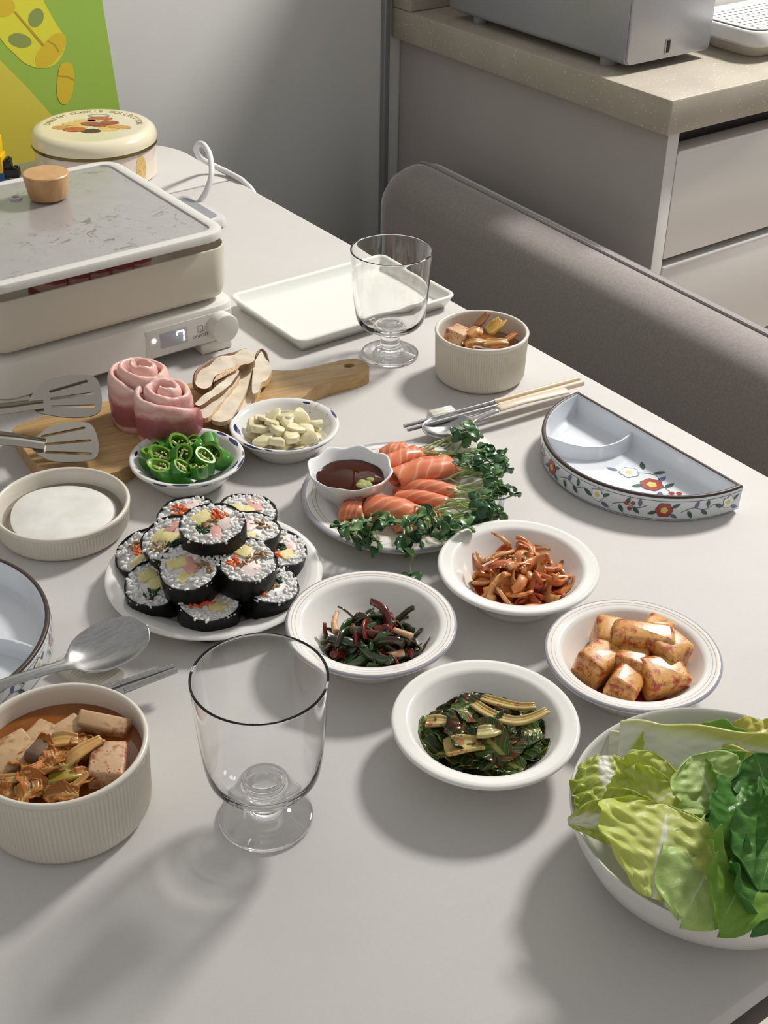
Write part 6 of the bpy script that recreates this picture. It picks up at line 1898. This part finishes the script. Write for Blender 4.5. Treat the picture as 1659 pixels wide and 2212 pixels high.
put_leaf('lettuce_leaf', 'curled yellow-green lettuce leaf in the middle of the bowl', 'lettuce', gb, T(1330, 1800, 0.045), T(1470, 1700, 0.062), 0.050, MLA, 9, (0.1, -0.3, 0.9), ruffle=0.006, rf=5, cup=0.4, bend=0.8, blister=0.003)
put_leaf('lettuce_leaf', 'smooth pale green lettuce leaf standing at the back of the bowl', 'lettuce', gb, T(1555, 1775, 0.052), T(1490, 1632, 0.078), 0.058, MLB, 10, (0.1, -0.5, 0.85), ruffle=0.004, rf=3, cup=0.15, bend=0.5, blister=0.0025)
put_leaf('lettuce_leaf', 'bright green lettuce leaf edge rising behind the smooth pale leaf', 'lettuce', gb, T(1590, 1740, 0.050), T(1520, 1625, 0.072), 0.036, MLD, 11, (0.3, -0.5, 0.7), ruffle=0.004, rf=3, cup=0.5, bend=0.6)
put_leaf('lettuce_leaf', 'lettuce leaf with white stalk sticking out over the left rim', 'lettuce', gb, T(1226, 1776, 0.053), T(1420, 1765, 0.058), 0.030, leaf_material('lettuce_stalk_leaf', 'B4C24A', 'C9D06E', 'EFEFE0', 0.5, 0.55, 0.3, 0.3, 0.3), 12, (-0.3, -0.5, 0.8), 0.0016, ruffle=0.005, rf=4, cup=0.5, bend=0.4, base=0.10, tipw=0.8, blister=0.003)
put_leaf('lettuce_leaf', 'large blistered pale lettuce leaf in front with white base at the rim', 'lettuce', gb, T(1412, 1942, 0.056), T(1440, 1735, 0.074), 0.078, MLA, 13, (0.05, -0.3, 0.95), ruffle=0.006, rf=4, cup=0.12, bend=0.5, blister=0.0045, base=0.16, tipw=0.72, nx=26, ny=32)
put_leaf('lettuce_leaf', 'pale green lettuce leaf folded at the front rim of the bowl', 'lettuce', gb, T(1570, 1790, 0.054), T(1470, 1990, 0.055), 0.054, MLB, 14, (0.0, -0.3, 0.95), ruffle=0.005, rf=2, cup=0.15, bend=0.7, blister=0.003, base=0.5)
put_leaf('lettuce_leaf', 'mid green lettuce leaf arching over the centre of the bowl', 'lettuce', gb, T(1500, 1770, 0.050), T(1585, 1890, 0.056), 0.050, MLB, 15, (0.1, -0.2, 0.95), ruffle=0.005, rf=3, cup=-0.2, bend=0.9, blister=0.002)
put_leaf('lettuce_leaf', 'ruffled green lettuce leaf hanging over the front rim', 'lettuce', gd, T(1645, 1800, 0.066), T(1552, 2010, 0.060), 0.048, MLD, 16, (-0.1, -0.3, 0.9), ruffle=0.012, rf=4.5, cup=0.6, bend=0.5, blister=0.002, base=0.5)
put_leaf('lettuce_leaf', 'long folded dark green leaf in the right half of the bowl', 'lettuce', gd, T(1600, 1700, 0.078), T(1590, 1880, 0.066), 0.034, MLC, 17, (-0.6, -0.45, 0.6), ruffle=0.004, rf=2.5, cup=0.9, bend=0.5, base=0.6)
put_leaf('lettuce_leaf', 'dark green leaf curling at the right picture edge of the bowl', 'lettuce', gd, T(1690, 1720, 0.076), T(1640, 1930, 0.066), 0.050, MLC, 18, (-0.5, -0.5, 0.65), ruffle=0.008, rf=3, cup=0.5, bend=0.6, base=0.5)
put_leaf('lettuce_leaf', 'upright dark green leaf behind the salad at the right edge', 'lettuce', gd, T(1670, 1760, 0.060), T(1630, 1625, 0.088), 0.042, MLC, 19, (-0.4, -0.6, 0.6), ruffle=0.005, rf=3, cup=0.5, bend=0.4, base=0.5)
put_leaf('lettuce_leaf', 'dark green leaf filling the gap behind the long folded one', 'lettuce', gd, T(1640, 1800, 0.055), T(1560, 1690, 0.070), 0.046, MLC, 20, (-0.3, -0.5, 0.75), ruffle=0.006, rf=3, cup=0.4, bend=0.6, base=0.5)
put_leaf('lettuce_leaf', 'green lettuce leaf drooping at the lower right of the bowl', 'lettuce', gd, T(1690, 1830, 0.064), T(1625, 2000, 0.060), 0.046, MLC, 21, (-0.1, -0.3, 0.9), ruffle=0.011, rf=4.5, cup=0.4, bend=0.6, base=0.5)
SALAD = []
for i in range(9):
    a = 2 * pi * i / 9
    rr = 0.04
    p = Vector((C_LET[0] + rr * cos(a), C_LET[1] + rr * sin(a), 0.040))
    d = Vector((cos(a + 1.2), sin(a + 1.2), 0.1)) * 0.035
    o = put_leaf('lettuce_leaf', 'lettuce leaf in the lower layer of the salad bowl', 'lettuce', gb, p - d, p + d, 0.055, (MLB, MLD, MLA)[i % 3], 30 + i, (cos(a) * -0.3, sin(a) * -0.3, 1), ruffle=0.005, rf=3, cup=0.2, bend=0.6)
    SALAD.append(o)

for o, c in PILE: settle(o, c)
for o, c in LIFT: lift(o, c)
LET_IN = [(0, 0.006), (0.035, 0.0065), (0.055, 0.010), (0.072, 0.020), (0.081, 0.033), (0.0855, 0.0465), (0.3, 0.048)]
for o, k in ALL_LEAVES:
    if k == 'kimchi': settle(o, C_NEAR, [(0, 0.040), (0.2, 0.040)], 0.0, 0.0465)
for o in SALAD: settle(o, C_LET, LET_IN, 0.003, 0.074)
for o, k in ALL_LEAVES:
    if k in ('lettuce', 'cabbage') and o not in SALAD: settle(o, C_LET, LET_IN, 0.0025, 0.3)
